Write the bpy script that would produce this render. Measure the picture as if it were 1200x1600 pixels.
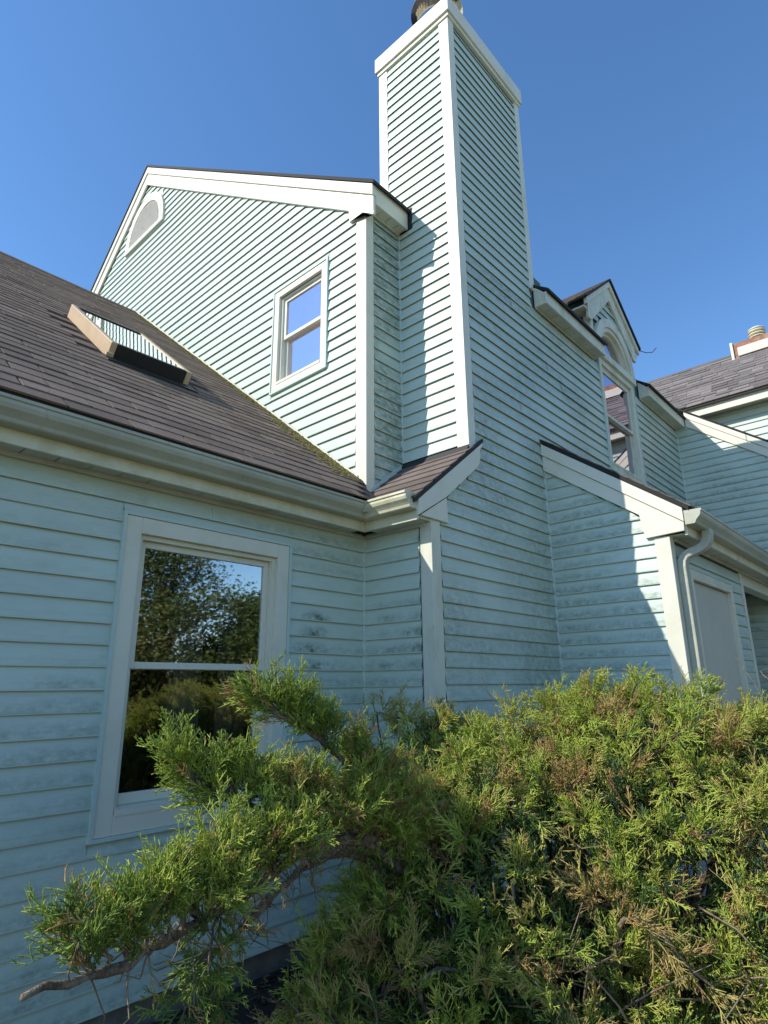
import bpy, math, random
import numpy as np
from mathutils import Vector, Matrix
random.seed(7); rng = np.random.default_rng(7)
for o in list(bpy.data.objects): bpy.data.objects.remove(o)
S = bpy.context.scene; COL = S.collection
ZG = 1.45                                    # height of the lens above the ground; z below is measured from the lens
R = math.radians

# ------------------------------------------------------------------ camera, sky, sun, exposure
cam = bpy.data.cameras.new('camera'); co = bpy.data.objects.new('camera', cam); COL.objects.link(co)
cam.sensor_fit = 'VERTICAL'; cam.sensor_height = 24; cam.sensor_width = 18
cam.lens = 954.942/1600*24; cam.clip_start = .05; cam.clip_end = 2000
p_, r_, y_ = R(15.92933), R(-.54837), R(47.65502)
fw = Vector((math.cos(p_)*math.sin(y_), math.cos(p_)*math.cos(y_), math.sin(p_)))
rt = Vector((math.cos(y_), -math.sin(y_), 0)); up = rt.cross(fw)
rt, up = rt*math.cos(r_)+up*math.sin(r_), up*math.cos(r_)-rt*math.sin(r_)
m = Matrix((rt, up, -fw)).transposed().to_4x4(); m.translation = (0, 0, ZG); co.matrix_world = m
S.camera = co
SUN = Vector((-.465, .275, .418)).normalized()          # towards the sun
el = math.asin(SUN.z); az = math.atan2(SUN.x, SUN.y)
w = bpy.data.worlds.new('World'); S.world = w; w.use_nodes = True
nt = w.node_tree; bg = nt.nodes['Background']; sky = nt.nodes.new('ShaderNodeTexSky')
sky.sky_type = 'NISHITA'; sky.sun_disc = False; sky.sun_elevation = el; sky.sun_rotation = az
sky.air_density = 1.0; sky.dust_density = .1; sky.ozone_density = 3.5; sky.altitude = 100
hsv = nt.nodes.new('ShaderNodeHueSaturation'); hsv.inputs['Saturation'].default_value = 1.14
nt.links.new(sky.outputs[0], hsv.inputs['Color']); nt.links.new(hsv.outputs[0], bg.inputs[0]); bg.inputs[1].default_value = .12
sl = bpy.data.lights.new('sun', 'SUN'); so = bpy.data.objects.new('sun', sl); COL.objects.link(so)
sl.energy = 2.6; sl.angle = R(.53); sl.color = (1, .95, .86)
so.rotation_euler = SUN.to_track_quat('Z', 'Y').to_euler(); so.location = (-20, 12, 20)
vs = S.view_settings; vs.view_transform = 'Standard'; vs.look = 'None'; vs.gamma = 1; vs.exposure = 0.98
vs.use_curve_mapping = False
S.render.resolution_x = 768; S.render.resolution_y = 1024

# ------------------------------------------------------------------ materials
def mat(name, col, rough=.6, noise=None, bump=None, metal=0, var=0, spec=.4):
    """noise=(scale, colour2, lo, hi, stretch)"""
    M = bpy.data.materials.new(name); M.use_nodes = True; n = M.node_tree; b = n.nodes['Principled BSDF']
    b.inputs['Roughness'].default_value = rough; b.inputs['Metallic'].default_value = metal
    b.inputs['Specular IOR Level'].default_value = spec
    b.inputs['Base Color'].default_value = (*col, 1)
    L = n.links; N = n.nodes.new
    geo = N('ShaderNodeNewGeometry'); cur = None
    rgb = N('ShaderNodeRGB'); rgb.outputs[0].default_value = (*col, 1); cur = rgb.outputs[0]
    for ns in (noise or []):
        sc, c2, lo, hi, st = ns
        mp = N('ShaderNodeMapping'); mp.inputs['Scale'].default_value = st
        L.new(geo.outputs['Position'], mp.inputs[0])
        tx = N('ShaderNodeTexNoise'); tx.inputs['Scale'].default_value = sc; tx.inputs['Detail'].default_value = 8
        tx.inputs['Roughness'].default_value = .65
        L.new(mp.outputs[0], tx.inputs['Vector'])
        mr = N('ShaderNodeMapRange'); mr.inputs[1].default_value = lo; mr.inputs[2].default_value = hi
        L.new(tx.outputs[0], mr.inputs[0])
        mx = N('ShaderNodeMix'); mx.data_type = 'RGBA'; mx.inputs[7].default_value = (*c2, 1)
        L.new(mr.outputs[0], mx.inputs[0]); L.new(cur, mx.inputs[6]); cur = mx.outputs[2]
    if var:
        oi = N('ShaderNodeObjectInfo'); ad = N('ShaderNodeMath'); ad.operation = 'ADD'
        L.new(oi.outputs['Random'], ad.inputs[0]); L.new(geo.outputs['Random Per Island'], ad.inputs[1])
        fr = N('ShaderNodeMath'); fr.operation = 'FRACT'; L.new(ad.outputs[0], fr.inputs[0])
        mr = N('ShaderNodeMapRange'); mr.inputs[3].default_value = 1-var; mr.inputs[4].default_value = 1+var
        L.new(fr.outputs[0], mr.inputs[0])
        hs = N('ShaderNodeHueSaturation'); L.new(mr.outputs[0], hs.inputs['Value']); L.new(cur, hs.inputs['Color'])
        cur = hs.outputs[0]
    L.new(cur, b.inputs['Base Color'])
    if bump:
        sc, st, stretch = bump
        mp = N('ShaderNodeMapping'); mp.inputs['Scale'].default_value = stretch
        L.new(geo.outputs['Position'], mp.inputs[0])
        tx = N('ShaderNodeTexNoise'); tx.inputs['Scale'].default_value = sc; tx.inputs['Detail'].default_value = 5
        L.new(mp.outputs[0], tx.inputs['Vector'])
        bp = N('ShaderNodeBump'); bp.inputs['Strength'].default_value = st; bp.inputs['Distance'].default_value = .01
        L.new(tx.outputs[0], bp.inputs['Height']); L.new(bp.outputs[0], b.inputs['Normal'])
    return M

def siding(name, amount, lo, hi, scale=5., band=.75, green=.0, spots=()):
    """pale aqua vinyl with mildew blotches that sit on the weathered lower part of each course"""
    M = mat(name, (.575, .66, .565), .42, [(1.3, (.52, .615, .53), .35, .7, (1, 1, 1)), (60, (.47, .56, .48), .5, .8, (.15, .15, 1))],
            (90, .12, (.12, .12, 1)), var=.035, spec=.35)
    n = M.node_tree; L = n.links; N = n.nodes.new; b = n.nodes['Principled BSDF']
    src = b.inputs['Base Color'].links[0].from_socket
    geo = N('ShaderNodeNewGeometry'); sp = N('ShaderNodeSeparateXYZ'); L.new(geo.outputs['Position'], sp.inputs[0])
    def math_(op, a, bb=None, c=None):
        q = N('ShaderNodeMath'); q.operation = op
        for i, v in enumerate((a, bb, c)):
            if v is None: continue
            if isinstance(v, (int, float)): q.inputs[i].default_value = v
            else: L.new(v, q.inputs[i])
        return q.outputs[0]
    fz = math_('FRACT', math_('DIVIDE', math_('SUBTRACT', sp.outputs[2], ZG+.004), .1021))
    gate = N('ShaderNodeMapRange'); gate.inputs[1].default_value = band; gate.inputs[2].default_value = band-.45
    L.new(fz, gate.inputs[0])
    big = N('ShaderNodeTexNoise'); big.inputs['Scale'].default_value = 1.6; big.inputs['Detail'].default_value = 3
    mp = N('ShaderNodeMapping'); mp.inputs['Scale'].default_value = (.7, .7, 1); L.new(geo.outputs['Position'], mp.inputs[0])
    L.new(mp.outputs[0], big.inputs['Vector'])
    bm = N('ShaderNodeMapRange'); bm.inputs[1].default_value = lo; bm.inputs[2].default_value = hi
    L.new(big.outputs[0], bm.inputs[0])
    fine = N('ShaderNodeTexNoise'); fine.inputs['Scale'].default_value = scale*6; fine.inputs['Detail'].default_value = 10
    fine.inputs['Roughness'].default_value = .75; fine.inputs['Distortion'].default_value = .15
    L.new(mp.outputs[0], fine.inputs['Vector'])
    fm = N('ShaderNodeMapRange'); fm.inputs[1].default_value = .36; fm.inputs[2].default_value = .66
    L.new(fine.outputs[0], fm.inputs[0])
    k = math_('MULTIPLY', math_('MULTIPLY', math_('MULTIPLY', gate.outputs[0], bm.outputs[0]), fm.outputs[0]), amount)
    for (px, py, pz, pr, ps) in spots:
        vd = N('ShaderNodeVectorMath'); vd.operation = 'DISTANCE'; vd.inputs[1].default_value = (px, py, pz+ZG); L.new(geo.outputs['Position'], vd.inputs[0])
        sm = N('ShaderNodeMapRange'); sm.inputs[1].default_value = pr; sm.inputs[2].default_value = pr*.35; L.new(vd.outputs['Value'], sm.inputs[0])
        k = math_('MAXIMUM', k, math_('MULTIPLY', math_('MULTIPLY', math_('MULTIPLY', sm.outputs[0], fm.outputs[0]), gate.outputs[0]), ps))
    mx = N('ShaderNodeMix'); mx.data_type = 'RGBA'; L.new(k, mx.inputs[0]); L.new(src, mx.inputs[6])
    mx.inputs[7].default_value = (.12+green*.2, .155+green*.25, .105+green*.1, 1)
    L.new(mx.outputs[2], b.inputs['Base Color'])
    return M

MS = dict(
    clean=siding('siding_clean', .10, .45, .75),  # nearly clean boards: same base colour, least mildew
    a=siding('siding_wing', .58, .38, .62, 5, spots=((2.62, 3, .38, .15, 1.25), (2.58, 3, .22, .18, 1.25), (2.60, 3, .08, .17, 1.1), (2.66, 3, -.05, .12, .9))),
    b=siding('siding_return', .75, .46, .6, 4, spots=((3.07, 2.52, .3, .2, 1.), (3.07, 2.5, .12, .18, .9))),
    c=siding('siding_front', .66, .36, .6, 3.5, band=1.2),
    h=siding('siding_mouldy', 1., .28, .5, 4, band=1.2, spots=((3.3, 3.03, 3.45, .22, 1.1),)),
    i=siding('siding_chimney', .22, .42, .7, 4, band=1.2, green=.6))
TRIM = mat('trim_paint', (.74, .715, .58), .45, [(3, (.64, .61, .46), .5, .75, (1, 1, 1)), (40, (.6, .6, .54), .62, .8, (1, 1, .3))], (40, .05, (1, 1, 1)))
TRIMD = mat('trim_weathered', (.68, .67, .54), .55, [(5, (.45, .45, .33), .48, .75, (1, 1, .35)), (30, (.25, .24, .17), .62, .78, (1, 1, .25))], (60, .1, (1, 1, .3)))
GUT = mat('gutter_aluminium', (.49, .48, .37), .4, [(4, (.36, .36, .27), .42, .7, (.4, .4, 1)), (25, (.27, .265, .19), .58, .8, (1, 1, .4))], (30, .04, (1, 1, 1)))
GUTL = mat('gutter_pale', (.70, .66, .48), .45, [(6, (.5, .46, .28), .45, .72, (1, 1, 1)), (40, (.3, .28, .2), .64, .8, (1, 1, .5))])
SOF = mat('soffit_vinyl', (.60, .59, .50), .55, [(6, (.45, .43, .32), .45, .75, (1, 1, 1))])
SHIN = mat('asphalt_shingle', (.225, .170, .130), .9, [(2.2, (.175, .13, .10), .4, .7, (1, 1, 1)), (260, (.28, .24, .21), .52, .75, (1, 1, 1))], (350, .6, (1, 1, 1)), var=.24, spec=.15)
SHINW = mat('asphalt_shingle_warm', (.20, .16, .135), .9, [(3, (.15, .12, .10), .4, .7, (1, 1, 1)), (260, (.28, .24, .21), .5, .75, (1, 1, 1))], (350, .6, (1, 1, 1)), var=.16, spec=.15)
SHING = mat('asphalt_shingle_grey', (.215, .19, .175), .9, [(3, (.165, .145, .135), .4, .7, (1, 1, 1)), (200, (.25, .23, .22), .5, .75, (1, 1, 1))], (350, .5, (1, 1, 1)), var=.22, spec=.15)
EDGE = mat('roof_edge', (.02, .02, .02), .8)
DECK = mat('roof_deck', (.05, .042, .038), .9)
BACK = mat('sheathing', (.10, .15, .15), .9)
DARK = mat('interior_dark', (.035, .032, .03), .9)
CURT = mat('curtain_cloth', (.30, .27, .23), .9)
COPP = mat('skylight_cladding', (.56, .40, .235), .45, [(8, (.48, .34, .2), .4, .7, (1, 1, 1))], spec=.5)
BLK = mat('skylight_apron', (.014, .013, .012), .55)
STEEL = mat('flue_steel', (.58, .58, .58), .10, [(3, (.5, .5, .49), .45, .7, (1, 1, .2))], metal=1)
RUST = mat('rusty_curb', (.30, .12, .065), .7, [(8, (.4, .3, .24), .45, .7, (1, 1, 1))])
CONC = mat('concrete', (.20, .185, .15), .9, [(9, (.12, .11, .09), .4, .7, (1, 1, 1))], (60, .3, (1, 1, 1)))
DOORM = mat('door_paint', (.60, .575, .47), .5, [(2, (.53, .51, .42), .4, .7, (1, 1, 1))])
MOSS = mat('moss', (.22, .175, .065), .95, [(30, (.12, .11, .035), .4, .65, (1, 1, 1))], var=.3, spec=.1)
LOUV = mat('louvre_paint', (.80, .77, .70), .6, [(14, (.33, .23, .17), .60, .68, (1, 1, 1))])
GRILL = mat('condenser_metal', (.10, .115, .12), .5)
ROPE = mat('wire_black', (.03, .03, .03), .6)

def glass(name, base, gain, tint):
    M = bpy.data.materials.new(name); M.use_nodes = True; n = M.node_tree; L = n.links; N = n.nodes.new
    out = n.nodes['Material Output']; n.nodes.remove(n.nodes['Principled BSDF'])
    g = N('ShaderNodeBsdfGlossy'); g.inputs['Roughness'].default_value = .02; g.inputs['Color'].default_value = (*tint, 1)
    t = N('ShaderNodeBsdfTransparent'); t.inputs[0].default_value = (.80, .83, .82, 1)
    f = N('ShaderNodeFresnel'); f.inputs[0].default_value = 1.5
    a = N('ShaderNodeMath'); a.operation = 'MULTIPLY_ADD'; a.use_clamp = True
    a.inputs[1].default_value = gain; a.inputs[2].default_value = base
    L.new(f.outputs[0], a.inputs[0])
    tx = N('ShaderNodeTexNoise'); tx.inputs['Scale'].default_value = 2.2
    geo = N('ShaderNodeNewGeometry'); L.new(geo.outputs['Position'], tx.inputs['Vector'])
    bp = N('ShaderNodeBump'); bp.inputs['Strength'].default_value = .03; bp.inputs['Distance'].default_value = .02
    L.new(tx.outputs[0], bp.inputs['Height']); L.new(bp.outputs[0], g.inputs['Normal'])
    x = N('ShaderNodeMixShader'); L.new(a.outputs[0], x.inputs[0]); L.new(t.outputs[0], x.inputs[1]); L.new(g.outputs[0], x.inputs[2])
    L.new(x.outputs[0], out.inputs[0]); return M
GLA = glass('window_glass', .34, 1.6, (1, 1, .98))
GLB = glass('window_glass_coated', .42, 1.3, (.82, .75, .86))
GLD = glass('window_glass_dim_reflection', .15, 1.3, (1, 1, .95))  # reflection dimmed in the material, standing in for dark surroundings mirrored there
GLS = glass('skylight_glass', .6, 1.2, (.95, .97, 1))

# ------------------------------------------------------------------ building helpers
BASE = {}                                     # thing -> base location (camera-relative z)
def thing(name, label, cat, loc, group=None):
    o = bpy.data.objects.new(name, None); COL.objects.link(o)
    o.location = (loc[0], loc[1], loc[2]+ZG); o['label'] = label; o['category'] = cat
    o.empty_display_size = .3
    if group: o['group'] = group
    BASE[o.name] = Vector(loc); return o
def root(o):
    while o.parent: o = o.parent
    return o
def mesh(name, V, F, M, smooth=False):
    me = bpy.data.meshes.new(name); me.from_pydata([tuple(v) for v in V], [], F); me.materials.append(M); me.update()
    if smooth:
        me.polygons.foreach_set('use_smooth', [True]*len(me.polygons))
    return me
def mk(name, V, F, M, parent, smooth=False, label=None):
    b = BASE[root(parent).name] if parent else Vector((0, 0, -ZG))
    me = mesh(name, [Vector(v)-b for v in V], F, M, smooth)
    o = bpy.data.objects.new(name, me); COL.objects.link(o); o.parent = parent
    if label: o['label'] = label
    return o
def struct(o): o['kind'] = 'structure'; return o
BOXF = [(0, 3, 2, 1), (4, 5, 6, 7), (0, 1, 5, 4), (1, 2, 6, 5), (2, 3, 7, 6), (3, 0, 4, 7)]
def boxv(x0, x1, y0, y1, z0, z1):
    return [(x0, y0, z0), (x1, y0, z0), (x1, y1, z0), (x0, y1, z0), (x0, y0, z1), (x1, y0, z1), (x1, y1, z1), (x0, y1, z1)]
class MB:
    def __init__(s): s.V = []; s.F = []
    def add(s, V, F):
        n = len(s.V); s.V += [tuple(v) for v in V]; s.F += [tuple(i+n for i in f) for f in F]; return s
    def box(s, *a): return s.add(boxv(*a), BOXF)
    def prism(s, pts, axis, a, b):
        """polygon in the plane across an axis, from a to b. axis x: pts are (y,z); y: (x,z); z: (x,y)"""
        n = len(pts)
        def at(q, t): return {'x': (t, q[0], q[1]), 'y': (q[0], t, q[1]), 'z': (q[0], q[1], t)}[axis]
        V = [at(q, a) for q in pts]+[at(q, b) for q in pts]
        F = [tuple(range(n)), tuple(range(2*n-1, n-1, -1))]+[(i, n+i, n+(i+1) % n, (i+1) % n) for i in range(n)]
        return s.add(V, F)
    def slab(s, top, th):
        n = len(top); V = list(top)+[(q[0], q[1], q[2]-th) for q in top]
        F = [tuple(range(n)), tuple(range(2*n-1, n-1, -1))]+[(i, n+i, n+(i+1) % n, (i+1) % n) for i in range(n)]
        return s.add(V, F)
    def tube(s, path, radii, k=8, cap=True):
        path = [Vector(q) for q in path]; n = len(path); base = len(s.V); ring = None
        T0 = (path[1]-path[0]).normalized(); u = T0.orthogonal().normalized()
        for i, q in enumerate(path):
            T = (path[min(i+1, n-1)]-path[max(i-1, 0)]).normalized(); u = (u-T*u.dot(T)).normalized(); v = T.cross(u)
            for j in range(k):
                a = 2*math.pi*j/k; s.V.append(tuple(q+(u*math.cos(a)+v*math.sin(a))*radii[i]))
        for i in range(n-1):
            for j in range(k):
                a, b = base+i*k+j, base+i*k+(j+1) % k; s.F.append((a, b, b+k, a+k))
        if cap: s.F.append(tuple(base+j for j in range(k))[::-1]); s.F.append(tuple(base+(n-1)*k+j for j in range(k)))
        return s
    def build(s, name, M, parent, smooth=False, label=None):
        o = mk(name, s.V, s.F, M, parent, smooth, label)
        import bmesh
        bm = bmesh.new(); bm.from_mesh(o.data); bmesh.ops.recalc_face_normals(bm, faces=bm.faces); bm.to_mesh(o.data); bm.free()
        return o
def bevel(o, wd=.004, seg=2):
    md = o.modifiers.new('bevel', 'BEVEL'); md.width = wd; md.segments = seg; md.limit_method = 'ANGLE'; return o

PH, ZL = .1021, .004
def board(parent, face, plane, a0, a1, zb, M, a0t=None, a1t=None, zt=None):
    """one clapboard course. face 'y': faces -Y, runs along x; face 'x': faces -X, runs along y"""
    a0t = a0 if a0t is None else a0t; a1t = a1 if a1t is None else a1t; zt = zb+PH if zt is None else zt
    if a1-a0 < .012 and a1t-a0t < .012: return
    tip = .026*min(1, (zt-zb)/PH); hol = .027*min(1, (zt-zb)/PH)
    prof = [(0., zb+hol+.004), (.0172, zb+hol), (.0178, zb-.007), (.0202, zb-.006), (.0206, zb+.003), (.0010, zt+tip), (0., zt+tip)]
    V = []
    for e, (ab, at) in enumerate(((a0, a0t), (a1, a1t))):
        w = random.uniform(-.0022, .0022); wo = random.uniform(0, .0025)
        for d, z in prof:
            t = (z-zb)/(zt-zb) if zt > zb else 0; a = ab+(at-ab)*min(max(t, 0), 1)
            zz = z+(w if z < zb+.02 else 0); dd = d+(wo if d > .01 else 0)
            V.append((a, plane-dd, zz) if face == 'y' else (plane-dd, a, zz))
    n = 7; F = [(i, i+1, n+i+1, n+i) for i in range(n-1)]+[(n-1, 0, n, 2*n-1), tuple(range(n))[::-1], tuple(range(n, 2*n))]
    if face == 'x': F = [f[::-1] for f in F]
    return mk('siding_board', V, F, M, parent)
def course(parent, face, plane, lo, hi, z0, z1, M, holes=(), seams=0., zoff=0.):
    """courses between z0 and z1; lo(z), hi(z) bound the run; holes = [(a0,a1,z0,z1)]"""
    f = lambda q: q if callable(q) else (lambda z: q)
    lo, hi = f(lo), f(hi); k = math.floor((z0-ZL-zoff)/PH)
    while True:
        zb, zt = ZL+zoff+k*PH, ZL+zoff+(k+1)*PH; k += 1
        if zb >= z1-.01: break
        if zt <= z0+.01: continue
        b, t = max(zb, z0), min(zt, z1)
        segs = [(lo(b), hi(b), lo(t), hi(t))]
        for (h0, h1, hz0, hz1) in holes:
            if b < hz1-.003 and t > hz0+.003:
                ns = []
                for (p, q, pt, qt) in segs:
                    if q <= h0 or p >= h1: ns.append((p, q, pt, qt)); continue
                    ns.append((p, h0, pt, h0)); ns.append((h1, q, h1, qt))
                segs = ns
                if b < hz0-.004: board(parent, face, plane, h0, h1, b, M, h0, h1, hz0-.008)
                if t > hz1+.004: board(parent, face, plane, h0, h1, hz1, M, h0, h1, t)
        for (p, q, pt, qt) in segs:
            if q <= p and qt <= pt: continue
            q, qt = max(p, q), max(pt, qt)
            if seams and q-p > 2.2 and random.random() < seams:
                c = random.uniform(p+.7, q-.7)
                board(parent, face, plane, p, c, b, M, pt, c, t); board(parent, face, plane-.003, c-.01, q, b, M, c-.01, qt, t)
            else: board(parent, face, plane, p, q, b, M, pt, qt, t)

xB, yA, yC, xD, yE, xG, yH, xI, xJ, yK, xM = 3.078, 3.0, 2.392, 4.723, 1.436, 3.137, 3.036, 3.565, 4.794, 3.22, 8.88
ZW = -1.325                                   # bottom of the siding
GR = -1.45
roofA = lambda y: 1.499+.8*(y-3.086)
roofK = lambda x: 1.215+.786*(x-2.95)
roofU = lambda y: 4.16+.7275*(y-2.913)        # main upper roof, front slope
roofD = lambda y: 1.285+.749*(y-1.292)        # garage roof

# ------------------------------------------------------------------ ground
N = 60
V = []; F = []
for j in range(N+1):
    for i in range(N+1):
        a = (i/N*2-1); b = (j/N*2-1); x = 3+math.copysign(abs(a)**3, a)*300; y = math.copysign(abs(b)**3, b)*300
        V.append((x, y, GR-.02+.03*math.sin(x*1.7+y*.6)*math.cos(y*1.3)*math.exp(-(x*x+y*y)/400)))
F = [(j*(N+1)+i, j*(N+1)+i+1, (j+1)*(N+1)+i+1, (j+1)*(N+1)+i) for j in range(N) for i in range(N)]
GRD = mat('mulch_and_grass', (.032, .024, .017), .95, [(40, (.07, .05, .035), .45, .7, (1, 1, 1))], (80, .8, (1, 1, 1)))
n_ = GRD.node_tree; b_ = n_.nodes['Principled BSDF']; src = b_.inputs['Base Color'].links[0].from_socket
g_ = n_.nodes.new('ShaderNodeNewGeometry'); s_ = n_.nodes.new('ShaderNodeSeparateXYZ'); n_.links.new(g_.outputs['Position'], s_.inputs[0])
mr_ = n_.nodes.new('ShaderNodeMapRange'); mr_.inputs[1].default_value = -.1; mr_.inputs[2].default_value = -.6
n_.links.new(s_.outputs[1], mr_.inputs[0])
tx_ = n_.nodes.new('ShaderNodeTexNoise'); tx_.inputs['Scale'].default_value = 3; n_.links.new(g_.outputs['Position'], tx_.inputs['Vector'])
gr_ = n_.nodes.new('ShaderNodeMix'); gr_.data_type = 'RGBA'; gr_.inputs[6].default_value = (.19, .17, .09, 1); gr_.inputs[7].default_value = (.30, .26, .17, 1)
n_.links.new(tx_.outputs[0], gr_.inputs[0])
mx_ = n_.nodes.new('ShaderNodeMix'); mx_.data_type = 'RGBA'; n_.links.new(mr_.outputs[0], mx_.inputs[0]); n_.links.new(src, mx_.inputs[6]); n_.links.new(gr_.outputs[2], mx_.inputs[7])
n_.links.new(mx_.outputs[2], b_.inputs['Base Color'])
struct(mk('ground', V, F, GRD, None))

# ------------------------------------------------------------------ the house
H = thing('house', 'weathered pale aqua clapboard house with tall sided chimney, gable and white trim', 'house', (3.0, 3.0, GR))
def wall(name, V, F=None):
    b = MB()
    for q in V: b.box(*q)
    return b.build(name, BACK, H)
# backing walls (solid, windows left open)
WX0, WX1, WZ0, WZ1 = 1.40, 2.30, -.565, .775            # window opening in the low wing
wA = wall('wing_wall', [(-4, WX0, yA+.002, yA+.12, ZW, 1.4), (WX1, xB+.12, yA+.002, yA+.12, ZW, 1.3), (WX0, WX1, yA+.002, yA+.12, ZW, WZ0), (WX0, WX1, yA+.002, yA+.12, WZ1, 1.3)])
wB = wall('return_wall', [(xB+.002, xB+.12, yC+.12, yA+.001, ZW, 1.3)])
DX0, DX1, DZ0, DZ1 = 6.31, 7.20, 2.30, 3.52
wC = MB()
wC.box(xB+.004, 5.0, yC+.002, yC+.12, ZW, 1.2); wC.prism([(xB+.004, 1.2), (5.0, 1.2), (5., 3.9), (xI+.004, 3.9), (xI+.004, 1.66), (xB+.004, roofK(xB)-.03)], 'y', yC+.002, yC+.12)
wC.box(5., DX0, yC+.002, yC+.12, .5, 3.8); wC.box(DX1, xM+.1, yC+.002, yC+.12, .5, 3.8); wC.box(DX0, DX1, yC+.002, yC+.12, .5, DZ0)
wC = wC.build('front_wall', BACK, H)
wD = MB().prism([(yE+.12, ZW), (yC, ZW), (yC, roofD(yC)-.06), (yE+.12, roofD(yE+.12)-.06)], 'x', xD+.002, xD+.12).build('garage_side_wall', BACK, H)
wE = wall('garage_front_wall', [(xD+.004, 5.10, yE+.002, yE+.12, ZW, 1.3), (6.22, 6.72, yE+.002, yE+.12, ZW, 1.3), (5.10, 6.22, yE+.002, yE+.12, .78, 1.3)])
GY0, GY1, GZ0, GZ1 = 3.56, 4.18, 2.70, 3.62
def gpoly(y0, y1, n=2): return [(y0, max(roofA(y0), 1.2)-.1), (y1, roofA(y1)-.1), (y1, roofU(y1)-.12 if y1 <= 7.5 else 7.5-.87*(y1-7.5)-.12), (y0, roofU(y0)-.12)]
wG = MB().prism(gpoly(yH+.004, GY0), 'x', xG+.002, xG+.12).prism(gpoly(GY1, 7.5), 'x', xG+.002, xG+.12)
wG.prism([(7.5, 4.6), (10.5, 4.0), (10.5, 4.75), (7.5, 7.35)], 'x', xG+.002, xG+.12)
wG.box(xG+.002, xG+.12, GY0, GY1, 1.8, GZ0); wG.prism([(GY0, GZ1), (GY1, GZ1), (GY1, roofU(GY1)-.12), (GY0, roofU(GY0)-.12)], 'x', xG+.002, xG+.12)
wG = wG.build('gable_wall', BACK, H)
wH = wall('gable_return_wall', [(xG+.004, xI+.1, yH+.002, yH+.12, 1.25, 4.05)])
# concrete footing
MB().box(-4, xB+.03, yA+.015, yA+.1, GR-.2, ZW+.01).build('footing', CONC, H)
MB().box(xB+.03, xD, yC+.015, yC+.1, GR-.2, ZW+.01).box(xB+.015, xB+.1, yC, yA, GR-.2, ZW+.01).build('footing', CONC, H)
MB().box(xD+.015, xD+.1, yE+.02, yC, GR-.2, ZW+.01).box(xD+.1, 6.72, yE+.02, yE+.1, GR-.2, ZW+.01).build('footing', CONC, H)

# siding courses
course(wA, 'y', yA, -4, xB-.012, ZW, 1.03, MS['a'], [(1.312, 2.395, -.66, .872)], seams=.25)
course(wB, 'x', xB, yC+.09, yA-.012, ZW, 1.03, MS['b'])
def cLo(z):
    if z < 1.0: return xB+.085
    if z < 1.70: return min(3.60, max(xB+.085, 2.98+(z-1.03)/.786))
    return xI+.075
def cHi(z): return xD-.012 if z < 2.08 else 6.235
course(wC, 'y', yC, cLo, cHi, ZW, 3.4874, MS['c'], seams=.3, zoff=.012)
course(wC, 'y', yC, 7.262, xM-.012, 1.6, 3.4874, MS['c'], zoff=.012)
course(wD, 'x', xD, lambda z: max(yE+.085, 1.50+(z-1.15)/.744), yC-.012, ZW, 1.86, MS['b'])
course(wE, 'y', yE, xD+.09, 6.66, ZW, 1.0, MS['a'], [(5.02, 6.29, -2, .875)])
def gHi(z):
    return 3.086+(z-1.499)/.8 if z < 4.92 else 7.45+(7.14-z)/.90
def gLo(z): return yH+.10 if z < 3.95 else max(yH+.10, 3.205+(z-4.098)/.7275)
course(wG, 'x', xG, gLo, gHi, 1.45, 7.10, MS['clean'], [(3.485, 4.26, 2.612, 3.712)])
course(wH, 'y', yH, xG+.075, xI-.012, 1.40, 3.95, MS['h'])

# chimney -------------------------------------------------------------
CH = MB().box(xI+.003, xJ-.003, yC+.003, yK-.003, 1.55, 6.10).build('chimney', BACK, H, label='tall square chimney clad in aqua clapboard with white corners')
course(CH, 'x', xI, yC+.085, lambda z: yH-.012 if z < 3.9 else yK-.085, 1.74, 6.02, MS['i'])
course(CH, 'y', yC, xI+.075, xJ-.065, 3.4874, 5.97, MS['clean'], zoff=.012)
def lpost(par, x, y, z0, z1, wx, wy, sx, sy, M=TRIM, t=.022, name='corner_post'):
    """L-shaped corner board at an outer corner (x, y); legs run wx along sx and wy along sy"""
    a, b = x-sx*t, y-sy*t
    pts = [(a, b), (x+sx*wx, b), (x+sx*wx, y+sy*.002), (x+sx*.002, y+sy*.002), (x+sx*.002, y+sy*wy), (a, y+sy*wy)]
    return bevel(MB().prism(pts, 'z', z0, z1).build(name, M, par), .003)
lpost(CH, xI, yC, 1.70, 6.04, .07, .085, 1, 1)
lpost(CH, xJ, yC, 3.70, 6.04, .065, .08, -1, 1)
lpost(CH, xI, yK, 4.2, 6.04, .06, .085, 1, -1)
bevel(MB().box(xI-.055, xJ+.05, yC-.055, yK+.05, 6.045, 6.225).build('chimney_cap', TRIM, CH), .006)
MB().box(xI-.035, xJ+.03, yC-.035, yC-.003, 6.005, 6.046).box(xI-.035, xI-.003, yC-.003, yK+.03, 6.005, 6.046).build('cap_moulding', TRIM, CH)
fl = MB(); FX, FY = 4.03, 2.83
fl.tube([(FX, FY, 6.2), (FX, FY, 6.5)], [.13, .13], 32).tube([(FX, FY, 6.50), (FX, FY, 6.505), (FX, FY, 6.95), (FX, FY, 6.955)], [.2, .235, .235, .2], 40)
fl.tube([(FX, FY, 6.98), (FX, FY, 7.0), (FX, FY, 7.08)], [.28, .28, .05], 40)
fl.build('flue', STEEL, CH, True)
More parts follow.
